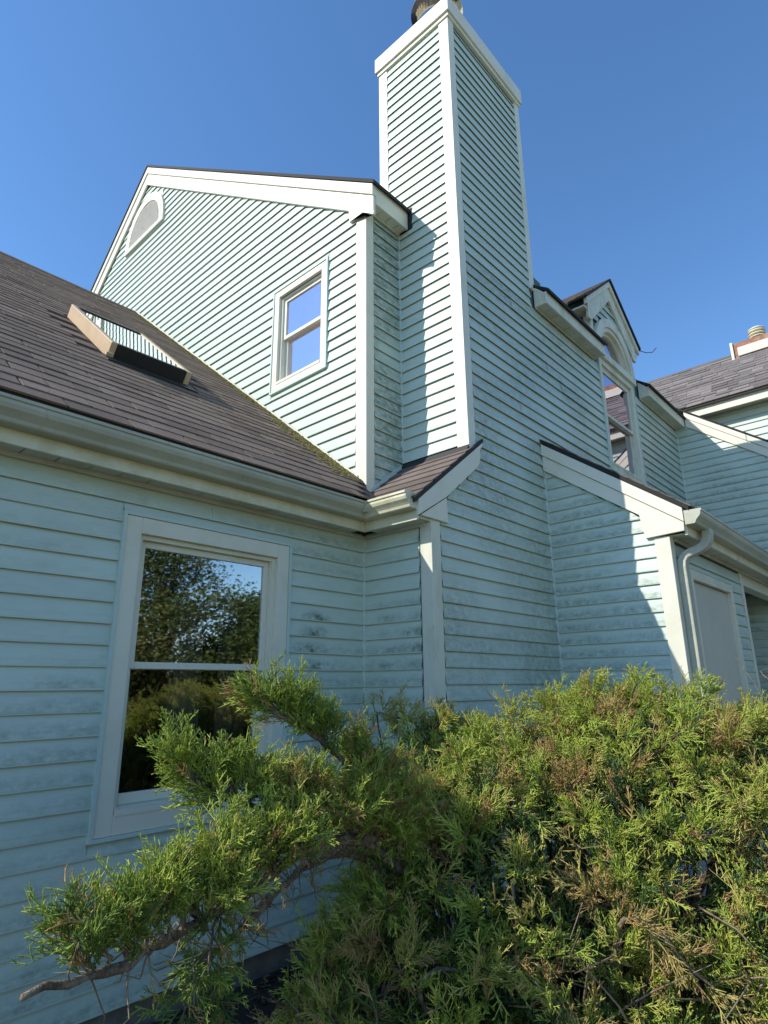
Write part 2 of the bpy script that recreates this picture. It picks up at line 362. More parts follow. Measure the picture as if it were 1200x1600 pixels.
# corner boards and inside corner strips ------------------------------
lpost(H, xB, yC, ZW, 1.05, .075, .075, 1, 1, TRIMD)
lpost(H, xD, yE, ZW, 1.06, .07, .09, 1, 1)
lpost(H, xG, yH, 1.40, 3.95, .07, .095, 1, 1)
def strip(par, x, y, z0, z1, M=TRIMD): return MB().prism([(x-.026, y-.008), (x-.02, y-.026), (x-.006, y-.026), (x+.01, y+.01), (x-.026, y+.004)], 'z', z0, z1).build('inside_corner_strip', M, par)
BLU = mat('corner_strip_vinyl', (.52, .63, .57), .5)
strip(H, xB, yA, ZW, 1.03, BLU); strip(H, xD, yC, ZW, 1.87, BLU); strip(H, xI, yH, 1.74, 3.95, BLU); strip(H, xM, yC, 2.2, 3.50, BLU)

# windows -------------------------------------------------------------
def frame_ring(b, face, plane, a0, a1, z0, z1, wd, d0, d1, wb=None):
    """four mitre-free bars round an opening; depth d0..d1 outward of the plane"""
    wb = wb or wd
    def q(p, r, s, t):
        return b.box(p, r, plane-d1, plane-d0, s, t) if face == 'y' else b.box(plane-d1, plane-d0, p, r, s, t)
    q(a0, a0+wd, z0, z1); q(a1-wd, a1, z0, z1); q(a0+wd, a1-wd, z1-wd, z1); q(a0+wd, a1-wd, z0, z0+wb); return b
def sash_window(name, face, plane, a0, a1, z0, z1, cas, glassm, rail, label, room, M=TRIM, chan=BLU, ins=0.):
    """a0..z1: outer edge of the casing"""
    c = bevel(frame_ring(MB(), face, plane, a0, a1, z0, z1, cas, -.05, .026).build(name, M, H, label=label), .003)
    frame_ring(MB(), face, plane, a0-.018, a1+.018, z0-.018, z1+.018, .017, -.01, .034).build('siding_channel', chan, c)
    i0, i1, j0, j1 = a0+cas, a1-cas, z0+cas, z1-cas
    frame_ring(MB(), face, plane, i0+.001, i1-.001, j0+.001, j1-.001, .022, -.115, -.004).build('jamb', M, c)
    i0 += .024; i1 -= .024; j0 += .024; j1 -= .024
    bevel(frame_ring(MB(), face, plane, i0, i1, rail-.016, j1, .034, -.062+ins, -.035+ins).build('upper_sash', M, c), .003)
    bevel(frame_ring(MB(), face, plane, i0, i1, j0, rail+.016, .034, -.092+ins, -.065+ins, .05).build('lower_sash', M, c), .003)
    def pane(d, s, t, gm):
        V = [(i0+.03, plane+d, s), (i1-.03, plane+d, s), (i1-.03, plane+d, t), (i0+.03, plane+d, t)] if face == 'y' else \
            [(plane+d, i0+.03, s), (plane+d, i1-.03, s), (plane+d, i1-.03, t), (plane+d, i0+.03, t)]
        mk('pane', V, [(0, 1, 2, 3)], gm, c)
    pane(.048-ins, rail+.012, j1-.03, glassm); pane(.078-ins, j0+.045, rail-.01, GLD if glassm is GLA else glassm)
    # sill board under the sashes
    b = MB()
    if face == 'y': b.box(i0-.02, i1+.02, plane-.03, plane+.06, j0-.03, j0-.004)
    else: b.box(plane-.03, plane+.06, i0-.02, i1+.02, j0-.03, j0-.004)
    b.build('sill', M, c)
    # the room behind: floor, walls and ceiling seen from inside
    x0, x1, y0, y1, s, t = room
    mk('room', boxv(*room), [f for k, f in enumerate(BOXF) if k != (2 if face == 'y' else 5)], DARK, c)
    return c
wa = sash_window('window', 'y', yA, 1.329, 2.377, -.638, .854, .085, GLA, .112, 'tall white two-sash window reflecting trees', (.6, 2.95, yA+.125, 5.6, -1.2, 1.12), TRIM)
for cx0 in (1.92, 2.25):
    V = []; n = 14
    for i in range(n+1):
        for z in (-1.1, .9): V.append((cx0+i*.016, 3.5+.03*math.sin(i*1.9), z))
    mk('curtain', V, [(2*i, 2*i+2, 2*i+3, 2*i+1) for i in range(n)], CURT, wa)
sash_window('window', 'x', xG, 3.50, 4.245, 2.628, 3.698, .068, GLB, 3.185, 'white upstairs gable window mirroring blue sky', (xG+.125, 5.0, 3.3, 4.5, 2.4, 3.75), ins=.012)
# upstairs arched dormer window
wd_ = sash_window('window', 'y', yC, 6.245, 7.255, 2.24, 3.60, .07, GLB, 2.93, 'upstairs dormer window below the arched light', (6.0, 7.5, yC+.125, 4.2, 1.9, 3.62), TRIMD, ins=.03)
MB().box(6.20, 7.30, yC-.06, yC+.02, 3.602, 3.685).build('head_moulding', TRIMD, wd_)

# eaves, fascias and soffits -----------------------------------------
def soffit(face, a0, a1, b0, b1, z, step=.15, M=SOF):
    """separate grooved panels. face 'y': run along x between y b0..b1"""
    a = a0
    while a < a1-.02:
        e = min(a+step, a1); g = .003; b = MB(); dz = random.uniform(0, .002)
        if face == 'y': b.box(a+g, e-g, b0, b1, z+dz, z+.012)
        else: b.box(b0, b1, a+g, e-g, z+dz, z+.012)
        b.build('soffit_panel', M, H); a = e
FY_, FXK = 2.835, xB-.165                      # fascia faces of the wing and of the little roof
bevel(MB().box(-4, FXK+.018, FY_, FY_+.02, 1.02, 1.185).build('fascia', GUTL, H), .003)
bevel(MB().box(FXK, FXK+.02, yC-.02, FY_-.002, 1.02, 1.185).build('fascia', GUTL, H), .003)
soffit('y', -4, FXK+.0, FY_+.022, yA-.018, 1.032); soffit('x', yC+.0, FY_, FXK+.022, xB-.018, 1.032)
MB().box(-4, xB-.03, yA-.034, yA-.0165, 1.012, 1.034).build('soffit_trim', SOF, H)
MB().box(xB-.034, xB-.0165, yC+.03, yA-.036, 1.012, 1.034).build('soffit_trim', SOF, H)

def gutter_profile():                           # (out, up): ogee front
    o = [(0, .105), (0, 0), (.062, 0), (.070, .006), (.076, .022), (.088, .036), (.104, .052), (.112, .070), (.112, .086), (.120, .090), (.120, .104), (.113, .104)]
    i = [(.108, .092), (.106, .072), (.098, .056), (.082, .040), (.070, .026), (.062, .005), (.004, .005), (.004, .105)]
    return o+i
def gutter(face, a0, a1, wallp, z, M, capends=(), mitre=(0, 0)):
    P = gutter_profile(); n = len(P); V = []
    for e, (a, mt) in enumerate(((a0, mitre[0]), (a1, mitre[1]))):
        for d, h in P:
            aa = a+mt*d
            V.append((aa, wallp-d, z+h) if face == 'y' else (wallp-d, aa, z+h))
    F = [(i, (i+1) % n, n+(i+1) % n, n+i) for i in range(n)]
    b = MB().add(V, F)
    o = b.build('gutter', M, H)
    for c in capends:
        q = [(wallp-d, z+h) for d, h in P[:12]]
        cp = MB().prism(q, 'x', c, c+.006) if face == 'y' else MB().prism(q, 'y', c-.006, c)
        cp.build('end_cap', M, o)
    return o
GZ = 1.086
gutter('y', -4, FXK-.001, FY_-.001, GZ, GUT, mitre=(0, -1)); gutter('x', yC-.022, FY_-.001, FXK-.001, GZ, GUTL, capends=(yC-.020,), mitre=(0, -1))
MB().box(FXK-.122, FXK-.096, FY_-.122, FY_-.096, GZ+.03, GZ+.1045).build('gutter_corner', GUT, H)

# roof of the low wing ------------------------------------------------
RX0, RX1, RY0, RY1 = -4, xG-.004, 2.73, 7.391
rA = MB().prism([(RY0, roofA(RY0)), (RY1, roofA(RY1)), (RY1+3, roofA(RY1)-2.4), (RY1+3, roofA(RY1)-2.5), (RY1, roofA(RY1)-.1), (RY0, roofA(RY0)-.05)], 'x', RX0, RX1-.10).build('roof', DECK, H)
MB().prism([(RX1-.10, RY0), (FXK+.0, RY0), (xG, yH), (RX1, RY1), (RX1-.10, RY1)], 'z', 0, 1)
vm = MB(); vt = [(RX1-.10, RY0), (2.86, RY0), (xG-.004, yH+.005), (RX1, RY1), (RX1-.10, RY1)]
if True:
    top = [(a, b, roofA(b)) for a, b in [(2.70, RY0), (2.86, RY0), (xG-.004, yH+.005), (RX1, RY1), (2.70, RY1)]]
    vm.slab([(q[0], q[1], q[2]+.0015) for q in top], .04); vm.build('valley_deck', DECK, rA)
EXPO, TAB = .128, .305
sl_ang = math.atan(.8); cosA, sinA = math.cos(sl_ang), math.sin(sl_ang)
def shingle_mesh(w, e, th, M, over=.03):
    b = MB(); g = .0036
    b.add([(g, 0, 0), (w-g, 0, 0), (w-g, e+over, .001), (g, e+over, .001), (g, 0, th), (w-g, 0, th), (w-g, e+over, .003), (g, e+over, .003)], BOXF)
    return mesh('shingle', b.V, b.F, M)
SM = [shingle_mesh(TAB, EXPO, .0085, SHIN), shingle_mesh(TAB, EXPO-.004, .0105, SHIN), shingle_mesh(TAB-.004, EXPO+.003, .0085, SHIN)]
RM = Matrix(((1, 0, 0), (0, cosA, -sinA), (0, sinA, cosA)))
rest = MB(); cand = []
ncr = int((RY1-2.73)/cosA/EXPO)+1; sup = [(1.50, 2.18, 4.0, 4.99)]
for k in range(ncr):
    s = k*EXPO; y = 2.716+s*cosA; off = (k % 2)*TAB/2+random.uniform(-.02, .02)
    if y > RY1-.05: break
    xr = min(RX1, 2.86+(y-2.775)) if y < 3.05 else RX1
    x = -4+off-TAB
    while x < xr-.02:
        if any(x+TAB > h0+.02 and x < h1-.02 and y+EXPO*cosA > g0+.03 and y < g1-.03 for h0, h1, g0, g1 in sup): x += TAB; continue
        cand.append((k, x, y, min(TAB, xr-x))); x += TAB
def vis(c): return c[1] > .15+.24*max(0, c[2]-2.7) and c[1] < 3.2
vl = [c for c in cand if vis(c)]; vl.sort(key=lambda c: c[0]); single = set(id(c) for c in vl[:300])
for c in cand:
    k, x, y, wd = c; z = roofA(y)+.002+random.uniform(0, .0015); mm = random.choice(SM)
    if id(c) in single:
        o = bpy.data.objects.new('shingle', mm if wd > TAB-.001 else shingle_mesh(wd, EXPO, .0095, SHIN)); COL.objects.link(o); o.parent = rA
        b = BASE[H.name]; o.location = (x-b.x, y-b.y, z-b.z); o.rotation_euler = (sl_ang, random.uniform(-.002, .002), random.uniform(-.003, .003))
    else:
        sc = wd/TAB
        rest.add([tuple(RM @ Vector((v.co.x*sc, v.co.y, v.co.z))+Vector((x, y, z))) for v in mm.vertices], BOXF)
o = mk('shingle_field', rest.V, rest.F, SHIN, rA); o['kind'] = 'stuff'
MB().prism([(RY1-.09, roofA(RY1)-.055), (RY1, roofA(RY1)+.022), (RY1+.09, roofA(RY1)-.055), (RY1, roofA(RY1)+.008)], 'x', -4, RX1).build('ridge_cap', SHIN, rA)
# step flashing and moss where the roof meets the gable
MB().prism([(3.10, roofA(3.10)+.0), (7.39, roofA(7.39)), (7.39, roofA(7.39)+.035), (3.10, roofA(3.10)+.035)], 'x', xG-.034, xG-.022).build('flashing', TRIMD, H)
mo = MB(); ico = [(0, 0, 1)]+[(math.cos(a)*.9, math.sin(a)*.9, .45) for a in np.arange(5)*2*math.pi/5]+[(math.cos(a), math.sin(a), -.3) for a in np.arange(5)*2*math.pi/5+.6]
icf = [(0, i+1, (i+1) % 5+1) for i in range(5)]+[(i+1, i+6, (i+1) % 5+6) for i in range(5)]+[(i+1, (i+1) % 5+6, (i+1) % 5+1) for i in range(5)]
for i in range(3200):
    y = 3.05+4.2*random.random()**1.8; x = xG-.03-abs(random.gauss(0, .07))*(1.5 if y < 4 else .7); r = random.uniform(.004, .018)
    z = roofA(y)+.010; sx, sy, sz = r*random.uniform(.7, 1.5), r*random.uniform(.7, 1.5), r*random.uniform(.4, .9)
    mo.add([(x+v[0]*sx, y+v[1]*sy, z+v[2]*sz+v[1]*sy*.8) for v in ico], icf)
o = mo.build('moss', MOSS, rA); o['kind'] = 'stuff'
# skylight on the wing roof
SX0, SX1, SY0, SY1, SH = 1.525, 2.155, 4.025, 4.965, .118
def on(y, h): return (y-h*sinA*.9, roofA(y)+h*cosA*1.05)
sk = MB()
def rp(x, y, h): q = on(y, h); return (x, q[0], q[1])
def sbox(b, x0, x1, y0, y1, h0, h1):
    return b.add([rp(x0, y0, h0), rp(x1, y0, h0), rp(x1, y1, h0), rp(x0, y1, h0), rp(x0, y0, h1), rp(x1, y0, h1), rp(x1, y1, h1), rp(x0, y1, h1)], BOXF)
SKY = sbox(MB(), SX0+.045, SX1-.045, SY1-.04, SY1, 0, SH).build('skylight', BLK, H, label='roof skylight with tan cladding and reflecting glass')
bevel(sbox(MB(), SX0, SX0+.045, SY0, SY1, 0, SH).build('side_cladding', COPP, SKY), .006)
bevel(sbox(MB(), SX1-.045, SX1, SY0, SY1, 0, SH).build('side_cladding', COPP, SKY), .006)
sbox(MB(), SX0+.045, SX1-.045, SY0, SY0+.04, 0, SH-.002).build('bottom_cladding', BLK, SKY)
sbox(MB(), SX0-.03, SX1+.03, SY0-.11, SY0-.001, .012, .02).build('apron_flashing', BLK, SKY)
sbox(MB(), SX0-.02, SX0+.03, SY0-.03, SY0-.001, .02, .045).build('flashing_corner', COPP, SKY)
mk('pane', [rp(SX0+.03, SY0+.01, SH-.008), rp(SX1-.03, SY0+.01, SH-.008), rp(SX1-.03, SY1-.01, SH-.008), rp(SX0+.03, SY1-.01, SH-.008)], [(0, 1, 2, 3)], GLS, SKY)
sbox(MB(), SX0+.046, SX1-.046, SY0+.041, SY1-.041, .0, .03).build('light_well', DARK, SKY)

# little lean-to roof over the return ---------------------------------
KX0 = FXK-.045
kt = [(KX0, yC-.045, roofK(KX0)), (KX0, 2.79, roofK(KX0)), (xG+.0, yH-.003, roofK(xG)), (xI-.003, yH-.003, roofK(xI)), (xI-.003, yC-.024, roofK(xI)), (3.70, yC-.024, roofK(3.70)), (3.70, yC-.045, roofK(3.70))]
rK = MB().slab(kt, .03).build('lean_to_roof', DECK, H)
ang = math.atan(.786); ck, sk_ = math.cos(ang), math.sin(ang)
k = 0
while True:
    s = k*EXPO; x = KX0-.008+s*ck
    if x > xI-.04: break
    yhi = yH-.004 if x > xG-.02 else 2.79+(x-KX0)*1.0; y = yC-.05+(-TAB*.5 if k % 2 else 0)
    ln = min(EXPO+.03, (3.70-x)/ck)
    while y < yhi-.02:
        a, b = max(y, yC-.05), min(y+TAB, yhi)
        xe = x+ln*ck
        lim = xI-.004 if b > yC-.02 else 3.7
        e = min(ln, (lim-x)/ck)
        if b-a > .03 and e > .03:
            V = []
            for (d, h0, h1) in ((0, .002, .017), (e, .003, .006)):
                for yy in (a+.002, b-.002):
                    for h in (h0, h1): V.append((x+d*ck-h*sk_, yy, roofK(x)+d*sk_+h*ck))
            F = [(0, 2, 3, 1), (4, 5, 7, 6), (0, 1, 5, 4), (2, 6, 7, 3), (1, 3, 7, 5), (0, 4, 6, 2)]
            MB().add(V, F).build('shingle', SHINW, rK)
        y += TAB
    k += 1
MB().prism([(xI-.05, roofK(xI-.05)+.014), (xI-.018, roofK(xI-.018)+.014), (xI-.018, roofK(xI)+.022), (xI-.024, roofK(xI)+.022)], 'y', yC-.02, yH-.02).build('flashing', ROPE, H)
MB().prism([(xG+.03, roofK(xG+.03)+.012), (xI-.05, roofK(xI-.05)+.012), (xI-.05, roofK(xI-.05)+.05), (xG+.03, roofK(xG+.03)+.05)], 'y', yH-.03, yH-.018).build('flashing', BLU, H)
# rake board of the little roof, with its return block
kr = [(2.905, 1.045), (3.215, 1.235), (3.60, 1.545), (3.645, 1.60), (3.652, 1.70), (3.685, 1.735), (3.692, roofK(3.692)-.03), (2.905, roofK(2.905)-.03)]
bevel(MB().prism(kr, 'y', yC-.046, yC-.022).build('rake_board', TRIM, H), .003)
bevel(MB().prism([(2.93, 1.05), (3.225, 1.05), (3.215, 1.228)], 'y', yC-.040, yC-.018).build('rake_return', TRIM, H), .003)
MB().box(FXK+.02, 3.22, yC-.018, yC-.001, 1.034, 1.05).build('return_soffit', SOF, H)

# upper roof ----------------------------------------------------------
RXL = xG-.075
up_ = MB()
yR, zR = 7.49, roofU(7.49)
def uslab(x0, x1, ya, yb, b, th=.035): b.slab([(x0, ya, roofU(ya)), (x1, ya, roofU(ya)), (x1, yb, roofU(yb)), (x0, yb, roofU(yb))], th)
uslab(RXL, xI-.002, 2.875, yR, up_); uslab(xI-.002, xJ+.002, yK+.002, yR, up_); uslab(xJ+.002, 6.15, 2.215, yR, up_); uslab(6.15, 7.35, 4.3, yR, up_); uslab(7.35, 7.46, 2.45, yR, up_); uslab(7.46, 12, 2.215, yR, up_)
yL = 10.6; zL = zR-.885*(yL-yR)
up_.slab([(RXL, yR, zR), (12, yR, zR), (12, yL, zL), (RXL, yL, zL)], .035)
rU = up_.build('upper_roof', EDGE, H)
# gable rakes: crown board over a wider frieze board, both proud of the siding
def rake(y0, z0, y1, z1, top, bot, x0, x1, M, name='rake_board'):
    return bevel(MB().prism([(y0, z0-top), (y1, z1-top), (y1, z1-bot), (y0, z0-bot)], 'x', x0, x1).build(name, M, H), .004)
zU0 = roofU(2.90)
rake(2.90, zU0, yR, zR, .038, .15, xG-.062, xG-.018, TRIM)
rake(2.905, roofU(2.905), yR, zR, .153, .345, xG-.046, xG-.018, TRIM, 'frieze_board')
rake(yR, zR, yL, zL, .038, .16, xG-.062, xG-.018, TRIM)
rake(yR, zR, yL, zL, .163, .36, xG-.046, xG-.018, TRIM, 'frieze_board')
bevel(MB().prism([(2.905, roofU(2.905)-.32), (2.925, 3.905), (2.97, 3.895), (3.195, 3.90), (3.205, roofU(3.205)-.346)], 'x', xG-.045, xG-.017).build('rake_return', TRIM, H), .003)
# short eave left of the chimney
bevel(MB().box(xG-.014, xI-.024, 2.905, 2.927, 3.935, roofU(2.905)-.02).build('fascia', TRIM, H), .003)
MB().box(xI-.023, xI-.017, 2.86, 3.0, 3.93, roofU(2.9)-.0).build('flashing', EDGE, H)
soffit('y', xG-.014, xI-.02, 2.928, yH-.018, 3.947, .11, TRIM)
MB().box(xG+.07, xI-.03, yH-.034, yH-.0165, 3.93, 3.947).build('soffit_trim', TRIM, H)
# long eaves right of the chimney
EY = 2.245
for (e0, e1) in ((xJ+.006, 6.14), (7.47, xM-.02)):
    bevel(MB().box(e0, e1, EY, EY+.022, 3.505, roofU(EY)-.038).build('fascia', TRIMD, H), .003)
    soffit('y', e0, e1, EY+.023, yC-.018, 3.515, .14)
    MB().box(e0+.01, e1-.01, yC-.034, yC-.0165, 3.497, 3.515).build('soffit_trim', SOF, H)
    for a in (e0, e1-.02):
        MB().prism([(EY+.023, 3.512), (yC-.017, 3.512), (yC-.017, roofU(yC)-.04), (EY+.023, roofU(EY)-.04)], 'x', a-.0005, a+.0195).build('eave_end', TRIMD, H)
lpost(H, xM, yC, 0, .01, .01, .01, 1, 1) if False else None

# arched dormer -------------------------------------------------------
DM = MB(); dx, dz, dh, ds = 6.75, 4.86, .80, .80       # apex, half width, slope
dzr = lambda x: dz-abs(x-dx)*ds
face = [(6.16, 3.60), (7.34, 3.60), (7.34, dzr(7.34)-.06), (dx, dz-.06), (6.16, dzr(6.16)-.06)]
n = 20; cz, ri, ro = 3.70, .43, .56
pts = [(6.16, 3.69), (dx-ri, 3.69)]+[(dx-ri*math.cos(math.pi*i/n), cz+ri*math.sin(math.pi*i/n)) for i in range(n+1)]+[(dx+ri, 3.69), (7.34, 3.69), (7.34, dzr(7.34)-.06), (dx, dz-.06), (6.16, dzr(6.16)-.06)]
# wall of the dormer with the arched hole, in two halves
def half(s):
    P = [(dx+s*.59, 3.69), (dx+s*ri, 3.69)]+[(dx+s*ri*math.cos(math.pi/2*i/10), cz+ri*math.sin(math.pi/2*i/10)) for i in range(11)]+[(dx, dz-.06), (dx+s*.59, dzr(dx+.59)-.06)]
    return P
db = MB()
for s in (-1, 1): db.prism(half(s), 'y', yC+.002, yC+.06)
db.box(6.16, 6.235, yC+.001, yC+.07, 2.2, 3.69).box(7.265, 7.34, yC+.001, yC+.07, 2.2, 3.69)
for x0, x1 in ((6.16, 6.20), (7.30, 7.34)): db.box(x0, x1, yC+.06, 4.4, 3.4, dzr(6.16)-.06)
DO = db.build('dormer', BACK, H, label='narrow gabled dormer with an arched light')
course(DO, 'y', yC, lambda z: dx-.59 if z < 4.2 else dx-max(.02, (dz-.3-z)/ds), lambda z: dx+.59 if z < 4.2 else dx+max(.02, (dz-.3-z)/ds), 3.70, 4.52, MS['c'], [(dx-ro+.03, dx+ro-.03, 3.5, 4.10), (dx-.33, dx+.33, 4.1, 4.21)], zoff=.012)
rf = MB()
yb = 5.2
for s in (-1, 1):
    rf.slab([(dx, 2.30, dz), (dx+s*dh, 2.30, dz-dh*ds), (dx+s*dh, yb-.9, dz-dh*ds), (dx, yb, dz)], .022)
DR = rf.build('dormer_roof', EDGE, DO)
a2 = math.atan(ds); c2, s2 = math.cos(a2), math.sin(a2); dsn = MB()
for s in (-1, 1):
    for k in range(8):
        d0 = dh/c2-k*.13; d1 = max(0, d0-.15); y = 2.295-(k % 2)*.1
        while y < 4.6:
            V = []
            for d, h in ((d0, .002), (d0, .012), (d1, .003), (d1, .006)):
                for yy in (max(y, 2.295)+.002, y+TAB-.002): V.append((dx+s*(d*c2+h*s2), yy, dz-d*s2+h*c2))
            dsn.add(V, [(0, 1, 3, 2), (2, 3, 7, 6), (4, 6, 7, 5), (0, 2, 6, 4), (1, 5, 7, 3)]); y += TAB
o = dsn.build('dormer_shingles', SHINW, DO); o['kind'] = 'stuff'
for s in (-1, 1):
    P = lambda a, b: [(dx, dz-a), (dx+s*(dh-.02), dz-(dh-.02)*ds-a), (dx+s*(dh-.02), dz-(dh-.02)*ds-b), (dx, dz-b)]
    bevel(MB().prism(P(.025, .105), 'y', 2.318, 2.355).build('rake_board', TRIMD, DO), .003)
    bevel(MB().prism([(dx, dz-.107), (dx+s*.70, dz-.70*ds-.107), (dx+s*.70, dz-.70*ds-.30), (dx+s*.62, dz-.70*ds-.30), (dx, dz-.29)], 'y', 2.345, 2.376).build('frieze_board', TRIMD, DO), .003)
    MB().box(*(sorted((dx+s*.60, dx+s*.78))), 2.356, 2.9, dz-.78*ds-.13, dz-.78*ds-.105).build('dormer_soffit', TRIMD, DO)
    lpost(DO, dx+s*.59, yC, 3.69, dzr(dx+.59)-.28, .05, .06, -s, 1, TRIMD, name='corner_post')
# arch casing, keystone-less, with sunk arched light
def arch(r0, r1, y0, y1, name, M, zb=3.688):
    b = MB(); n = 24; V = []
    for i in range(n+1):
        a = math.pi*i/n
        for r in (r0, r1):
            for y in (y0, y1): V.append((dx-r*math.cos(a), y, cz+r*math.sin(a)))
    F = []
    for i in range(n):
        p, q = 4*i, 4*i+4; F += [(p, p+2, q+2, q), (p+1, q+1, q+3, p+3), (p, q, q+1, p+1), (p+2, p+3, q+3, q+2)]
    F += [(0, 1, 3, 2), (4*n, 4*n+2, 4*n+3, 4*n+1)]
    return b.add(V, F).build(name, M, DO, False)
bevel(arch(.45, ro, 2.340, yC+.03, 'arch_casing', TRIMD), .006, 3); arch(.40, .449, 2.365, yC+.05, 'arch_casing', TRIMD)
arch(.37, .399, 2.41, yC+.06, 'arch_sash', TRIM)
V = [(dx, 2.435, cz)]+[(dx-.38*math.cos(math.pi*i/n), 2.435, cz+.38*math.sin(math.pi*i/n)) for i in range(n+1)]
mk('arched_pane', V, [(0, i+2, i+1) for i in range(n)], GLB, DO)
mk('dormer_room', boxv(6.25, 7.25, yC+.075, 3.6, 3.66, 4.14), [f for k, f in enumerate(BOXF) if k != 2], DARK, DO)
MB().tube([(7.53, 2.32, 4.2), (7.60, 2.25, 4.17), (7.68, 2.2, 4.19), (7.74, 2.16, 4.27)], [.005]*4, 6).build('loose_wire', ROPE, DO)

# gable vent ----------------------------------------------------------
vy, vz, vr = 7.41, 6.22, .60
gv = MB(); n = 24
def varch(r0, r1, d0, d1, b):
    V = []
    for i in range(n+1):
        a = math.pi*i/n
        for r in (r0, r1):
            for d in (d0, d1): V.append((xG-d, vy-r*math.cos(a)*.93, vz+r*math.sin(a)*1.1))
    F = []
    for i in range(n):
        p, q = 4*i, 4*i+4; F += [(p, p+2, q+2, q), (p+1, q+1, q+3, p+3), (p, q, q+1, p+1), (p+2, p+3, q+3, q+2)]
    return b.add(V, F+[(0, 1, 3, 2), (4*n, 4*n+2, 4*n+3, 4*n+1)])
varch(.48, .60, .0, .05, gv); gv.box(xG-.05, xG, vy-.56, vy+.56, vz-.07, vz-.001)
GV = bevel(gv.build('gable_vent', TRIM, H, label='half-round louvred vent with peeling paint'), .004)
for i in range(18):
    z = vz+.012+i*.029; h = (z+.03-vz)/1.1
    if h > .47: break
    a = math.sqrt(.485**2-h*h)*.93
    MB().add([(xG-.048, vy-a, z), (xG-.042, vy-a, z-.003), (xG-.030, vy-a, z+.030), (xG-.036, vy-a, z+.033), (xG-.048, vy+a, z), (xG-.042, vy+a, z-.003), (xG-.030, vy+a, z+.030), (xG-.036, vy+a, z+.033)], BOXF).build('louvre', LOUV, GV)
MB().box(xG-.027, xG-.0035+.003, vy-.44, vy+.44, vz, vz+.5).build('vent_back', LOUV, GV)

# garage wing ---------------------------------------------------------
gr = MB(); gy0 = 1.245
gr.slab([(xD-.06, gy0, roofD(gy0)), (xM-.01, gy0, roofD(gy0)), (xM-.01, yC-.02, roofD(yC-.02)), (xD-.06, yC-.02, roofD(yC-.02))], .035)
rD = gr.build('garage_roof', EDGE, H)
gs = MB(); aD = math.atan(.749); cD, sD = math.cos(aD), math.sin(aD)
for k in range(11):
    y = gy0-.012+k*EXPO*cD; x = xD-.065-(k % 2)*.15
    if y > yC-.1: break
    while x < xM-.1:
        V = []
        for d, h in ((0, .002), (0, .012), (EXPO+.02, .003), (EXPO+.02, .006)):
            for xx in (max(x, xD-.065)+.002, min(x+TAB, xM-.012)-.002): V.append((xx, y+d*cD-h*sD, roofD(y)+d*sD+h*cD))
        gs.add(V, [(0, 1, 3, 2), (2, 3, 7, 6), (4, 6, 7, 5), (0, 2, 6, 4), (1, 5, 7, 3)]); x += TAB
o = gs.build('garage_shingles', SHIN, rD); o['kind'] = 'stuff'
P = lambda y, a: (y, roofD(y)-a)
bevel(MB().prism([P(1.29, .04), P(yC-.02, .04), P(yC-.02, .145), P(1.29, .145)], 'x', xD-.058, xD-.018).build('rake_board', TRIM, H), .003)
bevel(MB().prism([P(1.295, .148), P(yC-.02, .148), P(yC-.02, .285), (1.607, 1.252), (1.582, 1.062), (1.30, 1.075)], 'x', xD-.044, xD-.018).build('frieze_board', TRIM, H), .003)
bevel(MB().box(xD-.017, xM-.1, 1.285, 1.307, 1.045, roofD(1.29)-.04).build('fascia', GUTL, H), .003)
soffit('y', xD-.0, 8.6, 1.308, yE-.018, 1.055, .16)
MB().box(xD+.09, 8.6, yE-.034, yE-.0165, 1.034, 1.054).build('soffit_trim', SOF, H)
gutter('y', xD-.05, xM-.05, 1.284, 1.115, GUT, capends=(xD-.056,))
# downpipe
def rect_tube(path, wx, wy, name, M):
    b = MB(); V = []; n = len(path)
    for i, q in enumerate(path):
        q = Vector(q); T = (Vector(path[min(i+1, n-1)])-Vector(path[max(i-1, 0)])).normalized()
        u = Vector((1, 0, 0)); v = T.cross(u).normalized()
        rib = 1+.02*(i % 2)
        for a, c in ((-1, -1), (1, -1), (1, 1), (-1, 1)): V.append(tuple(q+u*a*wx/2*rib+v*c*wy/2*rib))
    F = [(4*i+j, 4*i+(j+1) % 4, 4*i+4+(j+1) % 4, 4*i+4+j) for i in range(n-1) for j in range(4)]+[(0, 1, 2, 3), (4*n-4, 4*n-3, 4*n-2, 4*n-1)]
    return bevel(b.add(V, F).build(name, M, H), .008, 2)
rect_tube([(4.985, 1.225, 1.125), (4.985, 1.225, 1.075), (4.98, 1.232, 1.035), (4.962, 1.252, 1.0), (4.93, 1.285, .972), (4.885, 1.33, .945), (4.848, 1.362, .918), (4.828, 1.378, .88), (4.82, 1.382, .83), (4.82, 1.382, .78), (4.82, 1.382, .42), (4.82, 1.382, .415), (4.82, 1.382, -1.2), (4.82, 1.37, -1.27), (4.82, 1.30, -1.33)], .088, .062, 'downpipe', GUT)
# side door in the garage front
d = bevel(frame_ring(MB(), 'y', yE, 5.04, 6.27, -1.5, .86, .075, -.04, .03).build('door_frame', TRIM, H), .003)
dl = bevel(MB().box(5.118, 6.192, yE+.008, yE+.05, -1.4, .782).build('door', DOORM, H, label='plain flush off-white door beside the downpipe'), .003)
MB().tube([(6.10, yE-.05, -.45), (6.10, yE-.012, -.45), (6.10, yE+.008, -.45)], [.028, .02, .03], 16).build('handle', STEEL, dl, True)
lpost(H, 6.72, yE, ZW, 1.03, .05, .08, -1, 1)
